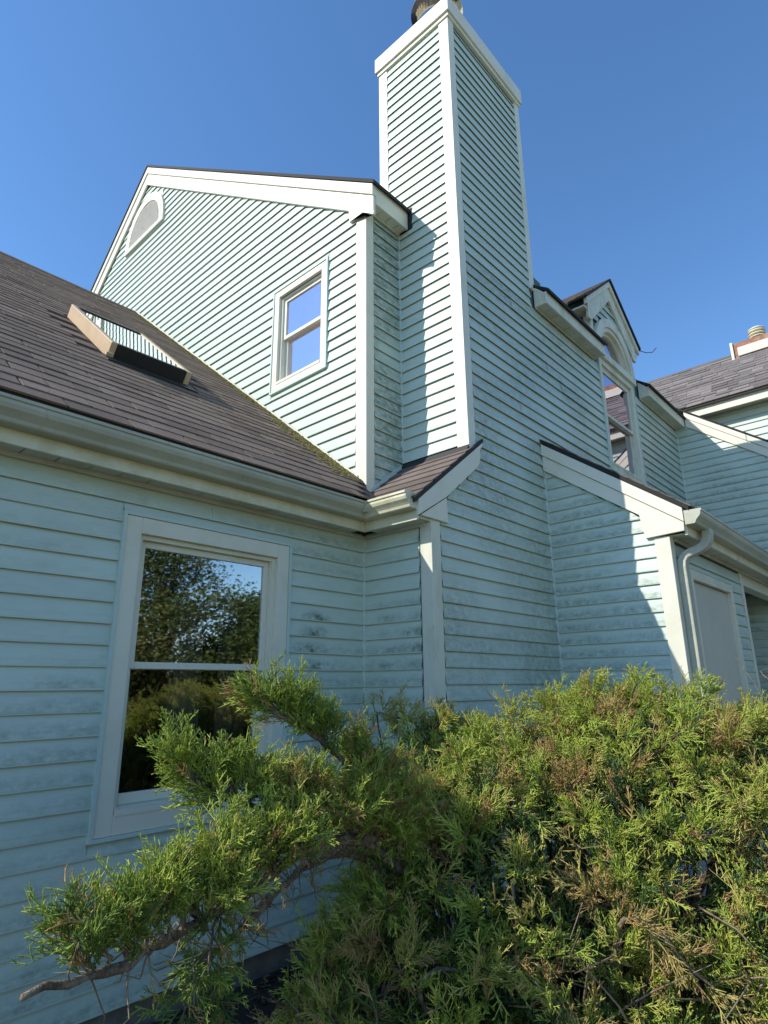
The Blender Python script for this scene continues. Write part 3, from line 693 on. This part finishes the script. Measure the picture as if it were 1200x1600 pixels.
# porch beyond the post: beam and dim recess
bevel(MB().box(6.745, xM+.02, yE+.0, yE+.11, .93, 1.052).build('porch_beam', TRIM, H), .004)
pr_ = MB().box(6.72, xM+.1, 2.27, 2.37, GR, 1.5).box(6.60, 6.70, yE+.125, 2.27, GR, 1.2).box(6.61, xM, yE+.12, 2.27, 1.06, 1.1).build('porch_wall', BACK, H)
course(pr_, 'y', 2.268, 6.71, xM-.01, ZW, 1.05, MS['b'])

# ------------------------------------------------------------------ the neighbouring house
H0 = H
Nb = thing('neighbouring_house', 'adjoining aqua house with grey shingle roof and round metal roof vent', 'house', (9.5, 1.0, GR)); H = Nb
mrk = lambda y: 3.781+.775*(y-2.251)           # its lean-to rake
wM = MB().prism([(-.8, GR), (yC+.3, GR), (yC+.3, mrk(yC+.3)-.1), (-.8, mrk(-.8)-.1)], 'x', xM+.002, xM+.12).build('side_wall', BACK, Nb)
course(wM, 'x', xM, lambda z: max(-.8, 1.32+(z-2.87)/.775), yC-.012, ZW, 3.55, MS['b'], zoff=.012)
mr2 = MB().slab([(xM-.05, -.9, mrk(-.9)), (9.49, -.9, mrk(-.9)), (9.49, 2.35, mrk(2.35)), (xM-.05, 2.35, mrk(2.35))], .035).build('lean_to_roof', EDGE, Nb)
q = lambda y, a: (y, mrk(y)-a)
bevel(MB().prism([q(-.85, .036), q(2.235, .036), q(2.235, .12), q(-.85, .12)], 'x', xM-.052, xM-.018).build('rake_board', TRIM, Nb), .003)
bevel(MB().prism([q(-.85, .123), q(2.235, .123), q(2.235, .25), q(-.85, .25)], 'x', xM-.040, xM-.018).build('frieze_board', TRIM, Nb), .003)
xN = 9.5
wN = MB().box(xN+.002, xN+.12, -3, 3.6, .5, 3.95).build('upper_wall', BACK, Nb)
course(wN, 'x', xN, -3, 3.5, 2.0, 3.84, MS['clean'])
bevel(MB().box(9.28, 9.302, -3.2, 3.6, 3.80, 3.985).build('fascia', TRIM, Nb), .003)
MB().box(9.303, xN-.017, -3.2, 3.6, 3.83, 3.845).build('soffit', SOF, Nb)
nx0, nz0, nx1, nz1 = 9.235, 3.955, 10.7, 5.27
rN = MB().slab([(nx0, -3.2, nz0), (nx1, -3.2, nz1), (nx1, 4.5, nz1), (nx0, 4.5, nz0)], .03).slab([(nx1, -3.2, nz1), (nx1+1.6, -3.2, nz0), (nx1+1.6, 4.5, nz0), (nx1, 4.5, nz1)], .03).build('roof', DECK, Nb)
aN = math.atan2(nz1-nz0, nx1-nx0); cN, sN = math.cos(aN), math.sin(aN); ns = MB(); ln = math.hypot(nx1-nx0, nz1-nz0)
k = 0
while k*.125 < ln-.02:
    s = k*.125; y = -3.2-random.random()*.3
    while y < 4.4:
        wdt = random.choice((.16, .22, .3, .36)); th = random.choice((.010, .013, .020)); e = min(.15, ln-s)
        V = []
        for d_, h in ((0, .002), (0, th), (e, .003), (e, .006)):
            for yy in (y+.002, y+wdt-.002): V.append((nx0-.01+(s+d_)*cN-h*sN, yy, nz0+(s+d_)*sN+h*cN))
        ns.add(V, [(0, 2, 3, 1), (2, 6, 7, 3), (4, 5, 7, 6), (0, 4, 6, 2), (1, 3, 7, 5)]); y += wdt
    k += 1
o = ns.build('shingle_field', SHING, rN); o['kind'] = 'stuff'
MB().prism([(nx1-.13, nz1-.10), (nx1, nz1+.025), (nx1+.13, nz1-.10), (nx1, nz1+.005)], 'y', -3.2, 4.5).build('ridge_cap', SHING, rN)
cb = MB().box(10.50, 11.1, .2, 1.76, 5.08, 5.37).build('vent_curb', RUST, Nb)
bevel(MB().box(10.47, 10.50-.001, .2, 1.70, 5.12, 5.27).build('curb_trim', TRIM, cb), .004)
bevel(MB().box(10.47, 10.54, 1.761, 1.80, 5.08, 5.39).build('curb_trim', TRIM, cb), .004)
vx_, vy_ = 10.75, 1.43
rv = MB().tube([(vx_, vy_, 5.36), (vx_, vy_, 5.47)], [.085, .085], 24)
rv = rv.build('roof_vent', TRIM, Nb, True)
for i, (z, r1) in enumerate(((5.455, .125), (5.505, .13), (5.555, .13))):
    MB().tube([(vx_, vy_, z), (vx_, vy_, z+.006), (vx_, vy_, z+.024), (vx_, vy_, z+.026)], [r1*.9, r1, r1*.96, r1*.7], 28).build('vent_ring', GUTL, rv, True)
MB().tube([(vx_, vy_, 5.45), (vx_, vy_, 5.6)], [.09, .09], 24).build('vent_core', DARK, rv, True)
MB().tube([(vx_, vy_, 5.60), (vx_, vy_, 5.615), (vx_, vy_, 5.645), (vx_, vy_, 5.66)], [.13, .125, .08, .01], 28).build('vent_cap', TRIM, rv, True)
H = H0

# ------------------------------------------------------------------ condenser unit half hidden behind the shrub
AX, AY = 3.32, 1.72
AC = thing('air_conditioner', 'dark slatted condenser unit hidden behind the juniper', 'air conditioner', (AX, AY, GR))
MB().box(AX-.26, AX+.26, AY-.26, AY+.26, GR-.05, GR+.03).build('base_pad', CONC, AC)
MB().box(AX-.21, AX+.21, AY-.21, AY+.21, GR+.03, GR+.47).build('core', DARK, AC)
bevel(MB().box(AX-.25, AX+.25, AY-.25, AY+.25, GR+.47, GR+.52).build('lid', GRILL, AC), .01)
for i in range(12):
    t = -.23+i*.042
    MB().box(AX+t-.008, AX+t+.008, AY-.242, AY-.222, GR+.03, GR+.47).build('slat', GRILL, AC)
    MB().box(AX-.242, AX-.222, AY+t-.008, AY+t+.008, GR+.03, GR+.47).build('slat', GRILL, AC)


# ------------------------------------------------------------------ the juniper
def leafmat(name, c, c2, trans=.25, rough=.6):
    """needle foliage: hue drifts from spray to spray through a per-vertex tint value"""
    M = bpy.data.materials.new(name); M.use_nodes = True; n = M.node_tree; L = n.links; Nn = n.nodes.new
    b = n.nodes['Principled BSDF']; out = n.nodes['Material Output']; b.inputs['Roughness'].default_value = rough
    b.inputs['Specular IOR Level'].default_value = .25
    at = Nn('ShaderNodeAttribute'); at.attribute_name = 'tint'
    cr = Nn('ShaderNodeValToRGB'); e = cr.color_ramp.elements
    e[0].position = 0; e[0].color = (*c[0], 1); e[1].position = 1; e[1].color = (*c[-1], 1)
    for i, q in enumerate(c[1:-1]):
        x = e.new((i+1)/(len(c)-1)); x.color = (*q, 1)
    L.new(at.outputs['Fac'], cr.inputs[0]); L.new(cr.outputs[0], b.inputs['Base Color'])
    t = Nn('ShaderNodeBsdfTranslucent'); L.new(cr.outputs[0], t.inputs[0])
    mx = Nn('ShaderNodeMixShader'); mx.inputs[0].default_value = trans
    L.new(b.outputs[0], mx.inputs[1]); L.new(t.outputs[0], mx.inputs[2]); L.new(mx.outputs[0], out.inputs[0]); return M
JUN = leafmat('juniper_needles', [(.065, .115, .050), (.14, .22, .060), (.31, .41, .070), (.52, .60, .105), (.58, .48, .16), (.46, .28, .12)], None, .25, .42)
BARK = mat('juniper_bark', (.15, .105, .07), .9, [(25, (.30, .24, .17), .45, .65, (1, 1, 1)), (70, (.06, .04, .028), .5, .7, (1, 1, 1))], (120, .8, (1, 1, .4)))
TWIG = mat('dry_twig', (.26, .20, .13), .9, [(20, (.13, .09, .06), .45, .65, (1, 1, 1))])

def basis(T):
    T = T/(np.linalg.norm(T, axis=-1, keepdims=True)+1e-9)
    a = np.where(np.abs(T[..., 2:3]) < .9, np.array([0, 0, 1.]), np.array([1., 0, 0]))
    u = np.cross(a, T); u /= np.linalg.norm(u, axis=-1, keepdims=True)+1e-9
    return T, u, np.cross(T, u)
def strands(P0, P1, w0, w1):
    """three-sided tapered strands; returns verts (n*6,3), faces (n*6 tris)"""
    T, u, v = basis(P1-P0); V = []
    for P, wd in ((P0, w0), (P1, w1)):
        for k in range(3):
            a = 2*math.pi*k/3; V.append(P+(u*math.cos(a)+v*math.sin(a))*wd[:, None])
    V = np.stack(V, 1).reshape(-1, 3); n = len(P0)
    f = np.array([[0, 1, 4], [0, 4, 3], [1, 2, 5], [1, 5, 4], [2, 0, 3], [2, 3, 5]])
    return V, (f[None]+6*np.arange(n)[:, None, None]).reshape(-1, 3)
def strands_pointy(P0, P1, w0):
    T, u, v = basis(P1-P0); V = [P0+(u*math.cos(a)+v*math.sin(a))*w0[:, None] for a in (0, 2.09, 4.19)]+[P1]
    V = np.stack(V, 1).reshape(-1, 3); f = np.array([[0, 1, 3], [1, 2, 3], [2, 0, 3]])
    return V, (f[None]+4*np.arange(len(P0))[:, None, None]).reshape(-1, 3)

def make_spray(rg, L=.10, fat=1.0, nb=9):
    """a juniper spray along +Z: rachis, alternate branchlets, blunt scale-leaf cords"""
    P0, P1, W0, W1 = [], [], [], []
    bend = rg.normal(0, .2, 2); ax = lambda t: np.array([bend[0]*t*t*L, bend[1]*t*t*L, t*L])
    def put(a, b, w0, w1): P0.append(a); P1.append(b); W0.append(w0*fat); W1.append(w1*fat)
    put(ax(0), ax(.5), .0024, .0026); put(ax(.5), ax(1.0), .0026, .0012)
    for i in range(nb):
        t = .08+.86*i/nb; side = math.pi*(i % 2)+rg.normal(0, .8); ang = rg.uniform(.45, .95)
        ln = L*(.42*(1-.5*t)+.06)*rg.uniform(.7, 1.25); b0 = ax(t)
        d = np.array([math.cos(side)*math.sin(ang), math.sin(side)*math.sin(ang), math.cos(ang)])
        end = b0+d*ln+np.array([0, 0, ln*.18]); put(b0, end, .0029, .0013)
        for j in range(2):
            q = b0+(end-b0)*rg.uniform(.3, .8); s2 = rg.uniform(0, 2*math.pi); e = d*.8+np.array([math.cos(s2), math.sin(s2), .4])*.75
            put(q, q+e/np.linalg.norm(e)*rg.uniform(.011, .021), .0027, .0012)
    return strands(np.array(P0), np.array(P1), np.array(W0), np.array(W1))
rg = np.random.default_rng(11)
SPR = [make_spray(rg, rg.uniform(.085, .115)) for _ in range(9)]; SPRT = [make_spray(rg, .14, .9, 10) for _ in range(4)]

class Foliage:
    def __init__(s): s.items = []
    def add(s, pos, d, sc, tint, kind=0): s.items.append((pos, d, sc, tint, kind))
    def build(s, name, M, parent):
        b = np.array(BASE[root(parent).name]); VV, FF, TT = [], [], []; base = 0
        for kd, lib in ((0, SPR), (1, SPRT)):
            it = [q for q in s.items if q[4] == kd]
            if not it: continue
            pos = np.array([q[0] for q in it]); d = np.array([q[1] for q in it]); sc = np.array([q[2] for q in it]); ti = np.array([q[3] for q in it])
            ch = rng.integers(0, len(lib), len(it)); roll = rng.uniform(0, 2*np.pi, len(it))
            T, u, v = basis(d); uu = u*np.cos(roll)[:, None]+v*np.sin(roll)[:, None]; vv = np.cross(T, uu)
            for c in range(len(lib)):
                ix = np.where(ch == c)[0]
                if not len(ix): continue
                V, Fc = lib[c]
                W = (V[None, :, 0:1]*uu[ix][:, None]+V[None, :, 1:2]*vv[ix][:, None]+V[None, :, 2:3]*T[ix][:, None])*sc[ix][:, None, None]+pos[ix][:, None]
                fr = np.clip(V[:, 2]/.11, 0, 1)
                tt = ti[ix][:, None]+(fr[None]-.5)*.16
                VV.append(W.reshape(-1, 3)-b); TT.append(np.repeat(tt, 1, 0).reshape(-1))
                FF.append((Fc[None]+base+len(V)*np.arange(len(ix))[:, None, None]).reshape(-1, 3)); base += len(V)*len(ix)
        V = np.concatenate(VV).astype(np.float32); Fc = np.concatenate(FF).astype(np.int32); T = np.clip(np.concatenate(TT), 0, 1).astype(np.float32)
        return rawmesh(name, V, Fc, M, parent, T)
def rawmesh(name, V, Fc, M, parent, T=None):
    me = bpy.data.meshes.new(name); me.vertices.add(len(V)); me.vertices.foreach_set('co', V.astype(np.float32).ravel())
    k = Fc.shape[1]; me.loops.add(Fc.size); me.loops.foreach_set('vertex_index', Fc.astype(np.int32).ravel())
    me.polygons.add(len(Fc)); me.polygons.foreach_set('loop_start', np.arange(0, Fc.size, k, dtype=np.int32))
    if T is not None:
        a = me.attributes.new('tint', 'FLOAT', 'POINT'); a.data.foreach_set('value', T)
    me.materials.append(M); me.update(calc_edges=True)
    o = bpy.data.objects.new(name, me); COL.objects.link(o); o.parent = parent; o['kind'] = 'stuff'; return o

JB = thing('juniper_bush', 'big sprawling juniper bush with a long arm reaching under the window', 'bush', (2.75, 1.35, GR))
fol = Foliage(); limbs = MB(); twigs = MB()
def curve(pts, n):
    """Catmull-Rom through the points"""
    p = [np.array(q, float) for q in pts]; p = [2*p[0]-p[1]]+p+[2*p[-1]-p[-2]]; out = []
    m_ = len(p)-3
    for i in range(n+1):
        t = i/n*m_; k = min(int(t), m_-1); t -= k; a, b, c, d = p[k:k+4]
        out.append(.5*((2*b)+(-a+c)*t+(2*a-5*b+4*c-d)*t*t+(-a+3*b-3*c+d)*t**3))
    return np.array(out)
def plume(path, start, nspr, rad, tint, sc=1., updraft=.35, dead=.04, twig=.25, flat=1.):
    """sprays set round the outer part of a branch, leaning forward and up; side shoots fill the plume"""
    n = len(path)
    for i in range(nspr):
        t = start+(1-start)*rng.random()**.75; k = min(int(t*(n-1)), n-2); f = t*(n-1)-k
        p = path[k]*(1-f)+path[k+1]*f; T, u, v = basis((path[k+1]-path[k])[None]); T, u, v = T[0], u[0], v[0]
        a = rng.uniform(0, 2*np.pi); rd = u*math.cos(a)+v*math.sin(a); rd[2] *= flat
        rr = rad*rng.random()**.7*(1-.55*max(0, (t-start)/(1-start))**1.5)
        if rd[2] < -.3: rr *= .55
        pos = p+rd*rr+T*rng.normal(0, .02)
        d = T*.75+rd*rng.uniform(.35, 1.0)+np.array([0, 0, updraft])+rng.normal(0, .22, 3)
        ti = tint+rng.normal(0, .07)
        if rng.random() < dead: ti = rng.uniform(.8, 1.)
        elif rr < rad*.3: ti += rng.uniform(-.02, .10)
        fol.add(pos, d, sc*rng.uniform(.7, 1.2), ti, 1 if rng.random() < .25 else 0)
        if rng.random() < twig and rr > .03:
            m0 = p+T*-.04; twigs.tube([tuple(m0), tuple((m0+pos)/2+rng.normal(0, .008, 3)), tuple(pos)], [.0028, .0022, .0015], 4, False)
def limb(path, r0, r1, b=None, k=7):
    n = len(path); (b or limbs).tube([tuple(q+rng.normal(0, .004, 3)) for q in path], [r0+(r1-r0)*(i/(n-1))**.8 for i in range(n)], k)
def named_limb(pts, r0, r1, n=26):
    pa = curve(pts, n); b = MB(); nn = len(pa); wob = rng.normal(0, .004, (nn, 3)); kn = 1+.14*rng.normal(0, 1, nn)
    b.tube([tuple(q) for q in pa+wob], [(r0+(r1-r0)*(i/(nn-1))**.9)*max(.7, kn[i]) for i in range(nn)], 9); b.build('branch', BARK, JB, True); return pa

trunk = np.array([2.55, 1.40, GR])
E1, E2 = np.array([.74, .67]), np.array([.67, -.74])          # across the slope, along the ridge
def crest(s_, t_):
    """top of the crown: a long mound that climbs from the lawn side to a ridge near the house"""
    z = np.interp(s_, [1.98, 2.08, 2.18, 2.42, 2.75, 3.05, 3.3], [-1.12, -.82, -.60, -.37, -.15, -.09, -.35])
    z += .06*math.sin(3.3*t_+1.0+s_)+.055*math.sin(7.1*t_+2.3*s_)+.06*math.sin(8.3*s_-2.*t_+1)-.03
    if t_ < .35: z -= .10*min(1, (.35-t_)/.5)
    if t_ < .05: z = min(z, np.interp(t_, [-.3, -.1, .05], [-1.0, -.76, -.40])+.05*math.sin(9*t_+4*s_))
    return z
def world(s_, t_): return E1*s_+E2*t_
tips = []; tries = 0
while len(tips) < 235 and tries < 60000:
    tries += 1; t = rng.uniform(-.27, 2.5); s_ = rng.uniform(2.06, 3.2)
    front = rng.random() < .17
    if front: s_ = rng.uniform(2.02, 2.22); z = rng.uniform(GR+.18, max(GR+.3, crest(s_, t))); s_ += .22*max(0, (-.75-z))
    else: z = crest(s_, t)+rng.normal(0, .035)
    xy = world(s_, t)
    if xy[1] > 2.08 or z < GR+.12: continue
    p = np.array([xy[0], xy[1], z])
    if any(np.linalg.norm(p-q[0]) < (.16 if front else .135) for q in tips): continue
    tips.append((p, front))
for p, front in tips:
    c = np.array([trunk[0]+(p[0]-trunk[0])*.6+rng.normal(0, .1), trunk[1]+(p[1]-trunk[1])*.5+.12+rng.normal(0, .08), GR+.05])
    dr = np.array([-.55, -.36, .42 if not front else .12])+rng.normal(0, .36, 3); dr /= np.linalg.norm(dr)
    while not front and dr @ np.array([-.58, -.39, .71]) < .45:
        dr = np.array([-.45, -.30, .55])+rng.normal(0, .36, 3); dr /= np.linalg.norm(dr)
    ln = rng.uniform(.32, .5); s0 = p-dr*ln; s0[2] = max(s0[2], GR+.1)
    path = curve([c, c*.5+s0*.5+np.array([0, 0, -.05]), s0, p-dr*ln*.45+np.array([0, 0, .02]), p], 22)
    limb(path, rng.uniform(.008, .015), .0022, k=6)
    if front: tint, dd = rng.normal(.42, .08), .16  # front sprays tinted darker as painted shade, crown tops brighter as if sunlit
    else: tint, dd = np.clip(rng.normal(.57, .07), .38, .68), .012
    if rng.random() < .09: tint, dd = rng.uniform(.70, .9), .4
    plume(path, .44, int(rng.uniform(38, 50)), rng.uniform(.05, .085), tint, sc=.80, dead=dd, updraft=.3 if not front else .12)
# fine dead wood and dry sprays inside the crown
for i in range(700):
    t = rng.uniform(-.5, 2.4); s_ = rng.uniform(2.02, 2.7); xy = world(s_, t); zc = crest(s_, t)
    p = np.array([xy[0], xy[1], GR+rng.uniform(.05, .85)*(zc-GR)])
    if p[1] > 2.0: continue
    d = np.array([-.6, -.5, rng.uniform(-.3, .6)])+rng.normal(0, .5, 3); q = p+d*rng.uniform(.1, .28)
    twigs.tube([tuple(p), tuple((p+q)/2+rng.normal(0, .02, 3)), tuple(q)], [.004, .003, .001], 4, False)
    if i % 3 == 0: fol.add(q, d+rng.normal(0, .4, 3), rng.uniform(.5, .9), rng.uniform(.72, 1), 0)

for i in range(1900):                                # inner sprays, some dry, most tinted dark to paint shade in the crown
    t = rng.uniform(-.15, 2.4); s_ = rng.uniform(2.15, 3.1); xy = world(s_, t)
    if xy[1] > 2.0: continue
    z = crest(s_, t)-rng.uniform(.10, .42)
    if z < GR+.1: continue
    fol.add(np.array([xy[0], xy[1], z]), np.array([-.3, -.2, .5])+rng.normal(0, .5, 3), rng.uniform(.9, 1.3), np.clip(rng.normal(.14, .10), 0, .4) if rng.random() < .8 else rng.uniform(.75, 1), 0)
# the long arm and its neighbours on the window side
arm = named_limb([(2.35, 1.52, -.80), (1.85, 1.58, -.54), (1.42, 1.58, -.475), (1.02, 1.47, -.53), (.74, 1.40, -.545), (.50, 1.315, -.515)], .021, .007)
arm2 = named_limb([(2.2, 1.55, -1.0), (1.75, 1.66, -.60), (1.47, 1.68, -.555), (1.15, 1.60, -.645), (.88, 1.52, -.665)], .018, .006)
top1 = named_limb([(2.2, 1.50, -.75), (1.78, 1.60, -.42), (1.60, 1.60, -.29), (1.40, 1.62, -.14), (1.24, 1.66, -.05)], .018, .005)
mid1 = named_limb([(2.0, 1.55, -.75), (1.55, 1.60, -.46), (1.2, 1.62, -.34), (.99, 1.66, -.25)], .016, .004)
def shoots(base, t0, t1, n, ln, tint, upz, rad=.075, spr=26, dead=.06, yb=0.):
    m_ = len(base)
    for i in range(n):
        t = t0+(t1-t0)*(i+rng.random()*.8)/n; k = min(int(t*(m_-1)), m_-2); p = base[k]; T = base[k+1]-base[k]; T /= np.linalg.norm(T)
        d = T*rng.uniform(.25, .8)+np.array([rng.normal(0, .2), rng.normal(yb, .35), upz+rng.normal(0, .25)]); d /= np.linalg.norm(d)
        l = ln*rng.uniform(.65, 1.2); path = curve([p, p+d*l*.5+np.array([0, 0, .02]), p+d*l+np.array([0, 0, .03*np.sign(upz)])], 10)
        limb(path, .006, .0018, k=5); plume(path, .16, int(spr*1.5), rad, tint+rng.normal(0, .06), sc=.66, dead=dead, twig=.3)
shoots(arm, .46, .80, 14, .12, .46, .8, dead=.09, rad=.05, spr=17)
shoots(arm, .46, .70, 7, .17, .48, .9, rad=.06, spr=20)
shoots(arm, .78, .93, 7, .08, .34, .9, rad=.035, spr=11, dead=.15)
shoots(arm2, .78, .99, 3, .13, .28, -.7, rad=.03, spr=12)
shoots(arm, .62, .70, 1, .17, .28, -.8, rad=.035, spr=16)
shoots(top1, .60, .99, 9, .085, .34, .4, rad=.045, spr=18)
plume(top1, .66, 30, .04, .3, sc=.75)
shoots(mid1, .50, .99, 11, .10, .44, .4, rad=.05, spr=20)
plume(mid1, .6, 36, .06, .44, sc=.85)
shoots(arm, .12, .46, 12, .20, .52, .8, rad=.07, dead=.16, yb=-.3)
shoots(arm, .06, .34, 9, .15, .5, .7, rad=.07, dead=.16, yb=-.7)
shoots(mid1, .1, .5, 7, .15, .52, .7, rad=.07, dead=.12)
shoots(top1, .05, .5, 8, .12, .40, .6, rad=.07, dead=.2)
for base in (arm, arm2, arm2):                       # dead twiglets along the arms
    for i in range(70):
        k = rng.integers(6, len(base)-2); p = base[k]; d = rng.normal(0, 1, 3)*np.array([.7, .7, .8])+np.array([-.4, 0, .25]); d /= np.linalg.norm(d); l = rng.uniform(.03, .13)
        q = p+d*l*.5; e = q+(d+rng.normal(0, .6, 3))*l*.35; e2 = e+(d+rng.normal(0, .7, 3)+np.array([0, 0, .3]))*l*.3
        twigs.tube([tuple(p), tuple(q), tuple(e), tuple(e2)], [.0024, .0019, .0014, .0006], 4, False)
        if rng.random() < .25: fol.add(q, d, rng.uniform(.35, .6), rng.uniform(.75, 1), 1)
# bare whips standing above the crown
for pts in ([(2.62, .98, -.25), (2.74, .93, .0), (2.86, .88, .07)], [(2.75, .92, -.2), (2.8, .87, .02), (2.83, .90, .10)],
            [(3.0, .62, -.25), (3.02, .60, -.02), (3.08, .57, .05), (3.05, .50, .16)], [(3.02, .61, -.1), (3.0, .66, .02), (2.99, .70, .1)], [(3.04, .59, .0), (3.1, .64, .04), (3.14, .62, .06)],
            [(2.15, 1.33, -.25), (2.10, 1.36, -.06), (2.05, 1.38, .06)]):
    pa = curve(pts, 10); twigs.tube([tuple(q+rng.normal(0, .004, 3)) for q in pa], list(np.linspace(.0026, .001, 11)), 5, False)
limbs.build('inner_branches', BARK, JB, True)['kind'] = 'stuff'
rawmesh('dry_twigs', np.array(twigs.V)-np.array(BASE[JB.name]), np.array(twigs.F), TWIG, JB)
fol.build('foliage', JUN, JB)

# wood-chip mulch on the bed under the shrub
MUL = mat('bark_mulch', (.075, .05, .034), .95, [(30, (.14, .10, .07), .45, .65, (1, 1, 1))], var=.4, spec=.15)
nm = 5200; C = np.stack([rng.uniform(-.4, 4.6, nm), rng.uniform(.7, 2.95, nm), np.full(nm, GR+.004)], 1)
C[:, 2] += rng.uniform(-.012, .022, nm); T = rng.normal(0, 1, (nm, 3))*np.array([1, 1, .3]); T, u, v = basis(T)
la, lb, lc = rng.uniform(.010, .035, (nm, 1)), rng.uniform(.004, .011, (nm, 1)), rng.uniform(.002, .005, (nm, 1))
cs = [(-1, -1, -1), (1, -1, -1), (1, 1, -1), (-1, 1, -1), (-1, -1, 1), (1, -1, 1), (1, 1, 1), (-1, 1, 1)]
Vm = np.stack([C+T*la*a+u*lb*b*(1-.3*(a > 0))+v*lc*c for a, b, c in cs], 1).reshape(-1, 3)
Fm = (np.array(BOXF)[None]+8*np.arange(nm)[:, None, None]).reshape(-1, 4)
ml = rawmesh('mulch', Vm+np.array([0, 0, ZG]), Fm, MUL, None); ml['label'] = 'dark wood-chip mulch under the juniper along the footing'; ml['category'] = 'mulch'

# ------------------------------------------------------------------ trees across the lawn, seen mirrored in the window
LEAF = leafmat('tree_leaves', [(.06, .10, .03), (.09, .14, .035), (.15, .18, .05), (.20, .18, .06), (.18, .13, .06)], None, .3)
def tree(label, x, y, h, r, tint, nl, bare=False):
    T_ = thing('tree', label, 'tree', (x, y, GR), 'trees across the lawn')
    tr = MB(); tr.tube([(x, y, GR-.1), (x+.1, y, GR+h*.3), (x-.1, y+.1, GR+h*.6), (x, y, GR+h*.9)], [h*.03, h*.024, h*.014, .02], 9)
    V = []; Fc = []; Tt = []; cl = []
    for i in range(34):
        th = rng.uniform(0, 2*np.pi); zz = rng.uniform(.22, 1); rr = r*math.sqrt(max(.05, 1-((zz-.5)/.55)**2))*rng.uniform(.45, 1)
        c = np.array([x+rr*math.cos(th), y+rr*math.sin(th), GR+h*zz]); cl.append(c)
        tr.tube([(x, y, GR+h*zz*.6), tuple((c+np.array([x, y, GR+h*zz*.7]))/2), tuple(c)], [.05, .035, .012], 5)
    tr.build('trunk', BARK, T_, True)
    cl = np.array(cl); per = nl*2//len(cl)
    C = np.repeat(cl, per, 0)+rng.normal(0, 1, (per*len(cl), 3))*np.array([r*.2, r*.2, h*.06])
    nr = rng.normal(0, 1, C.shape); Tn, u, v = basis(nr); sz = rng.uniform(.03, .065, (len(C), 1))
    Vv = np.stack([C-u*sz, C-v*sz*.6, C+u*sz, C+v*sz*.6], 1).reshape(-1, 3)
    rawmesh('crown', Vv-np.array(BASE[T_.name]), np.arange(len(Vv)).reshape(-1, 4), LEAF, T_, np.repeat(np.clip(tint+rng.normal(0, .12, len(C)), 0, 1), 4))
tree('tall thin brownish tree mirrored in the low window', 6.2, -8.5, 6.4, 1.6, .62, 7000)
tree('dark green tree of middle height mirrored in the low window', 8.1, -9.2, 5.0, 1.7, .42, 12000)
tree('short dense bright green tree mirrored under the sky in the low window', 10.1, -8.0, 3.55, 1.8, .3, 15000)
tree('slim olive tree mirrored beside the tall brownish one', 4.2, -9.2, 5.2, 1.9, .5, 9000)
tree('broad green tree at the far end of the lawn', 13.4, -9.5, 4.2, 2.4, .3, 12000)
for (x, y, h, r, ti, lb) in ((6.6, -6.4, 1.0, 1.0, .4, 'low olive shrub before the tall brownish tree'), (8.6, -6.0, .95, 1.1, .4, 'low green shrub before the short bright green tree'), (4.6, -6.9, 1.4, 1.1, .5, 'low shrub before the slim olive tree')):
    tree(lb, x, y, h, r, ti, 6000)
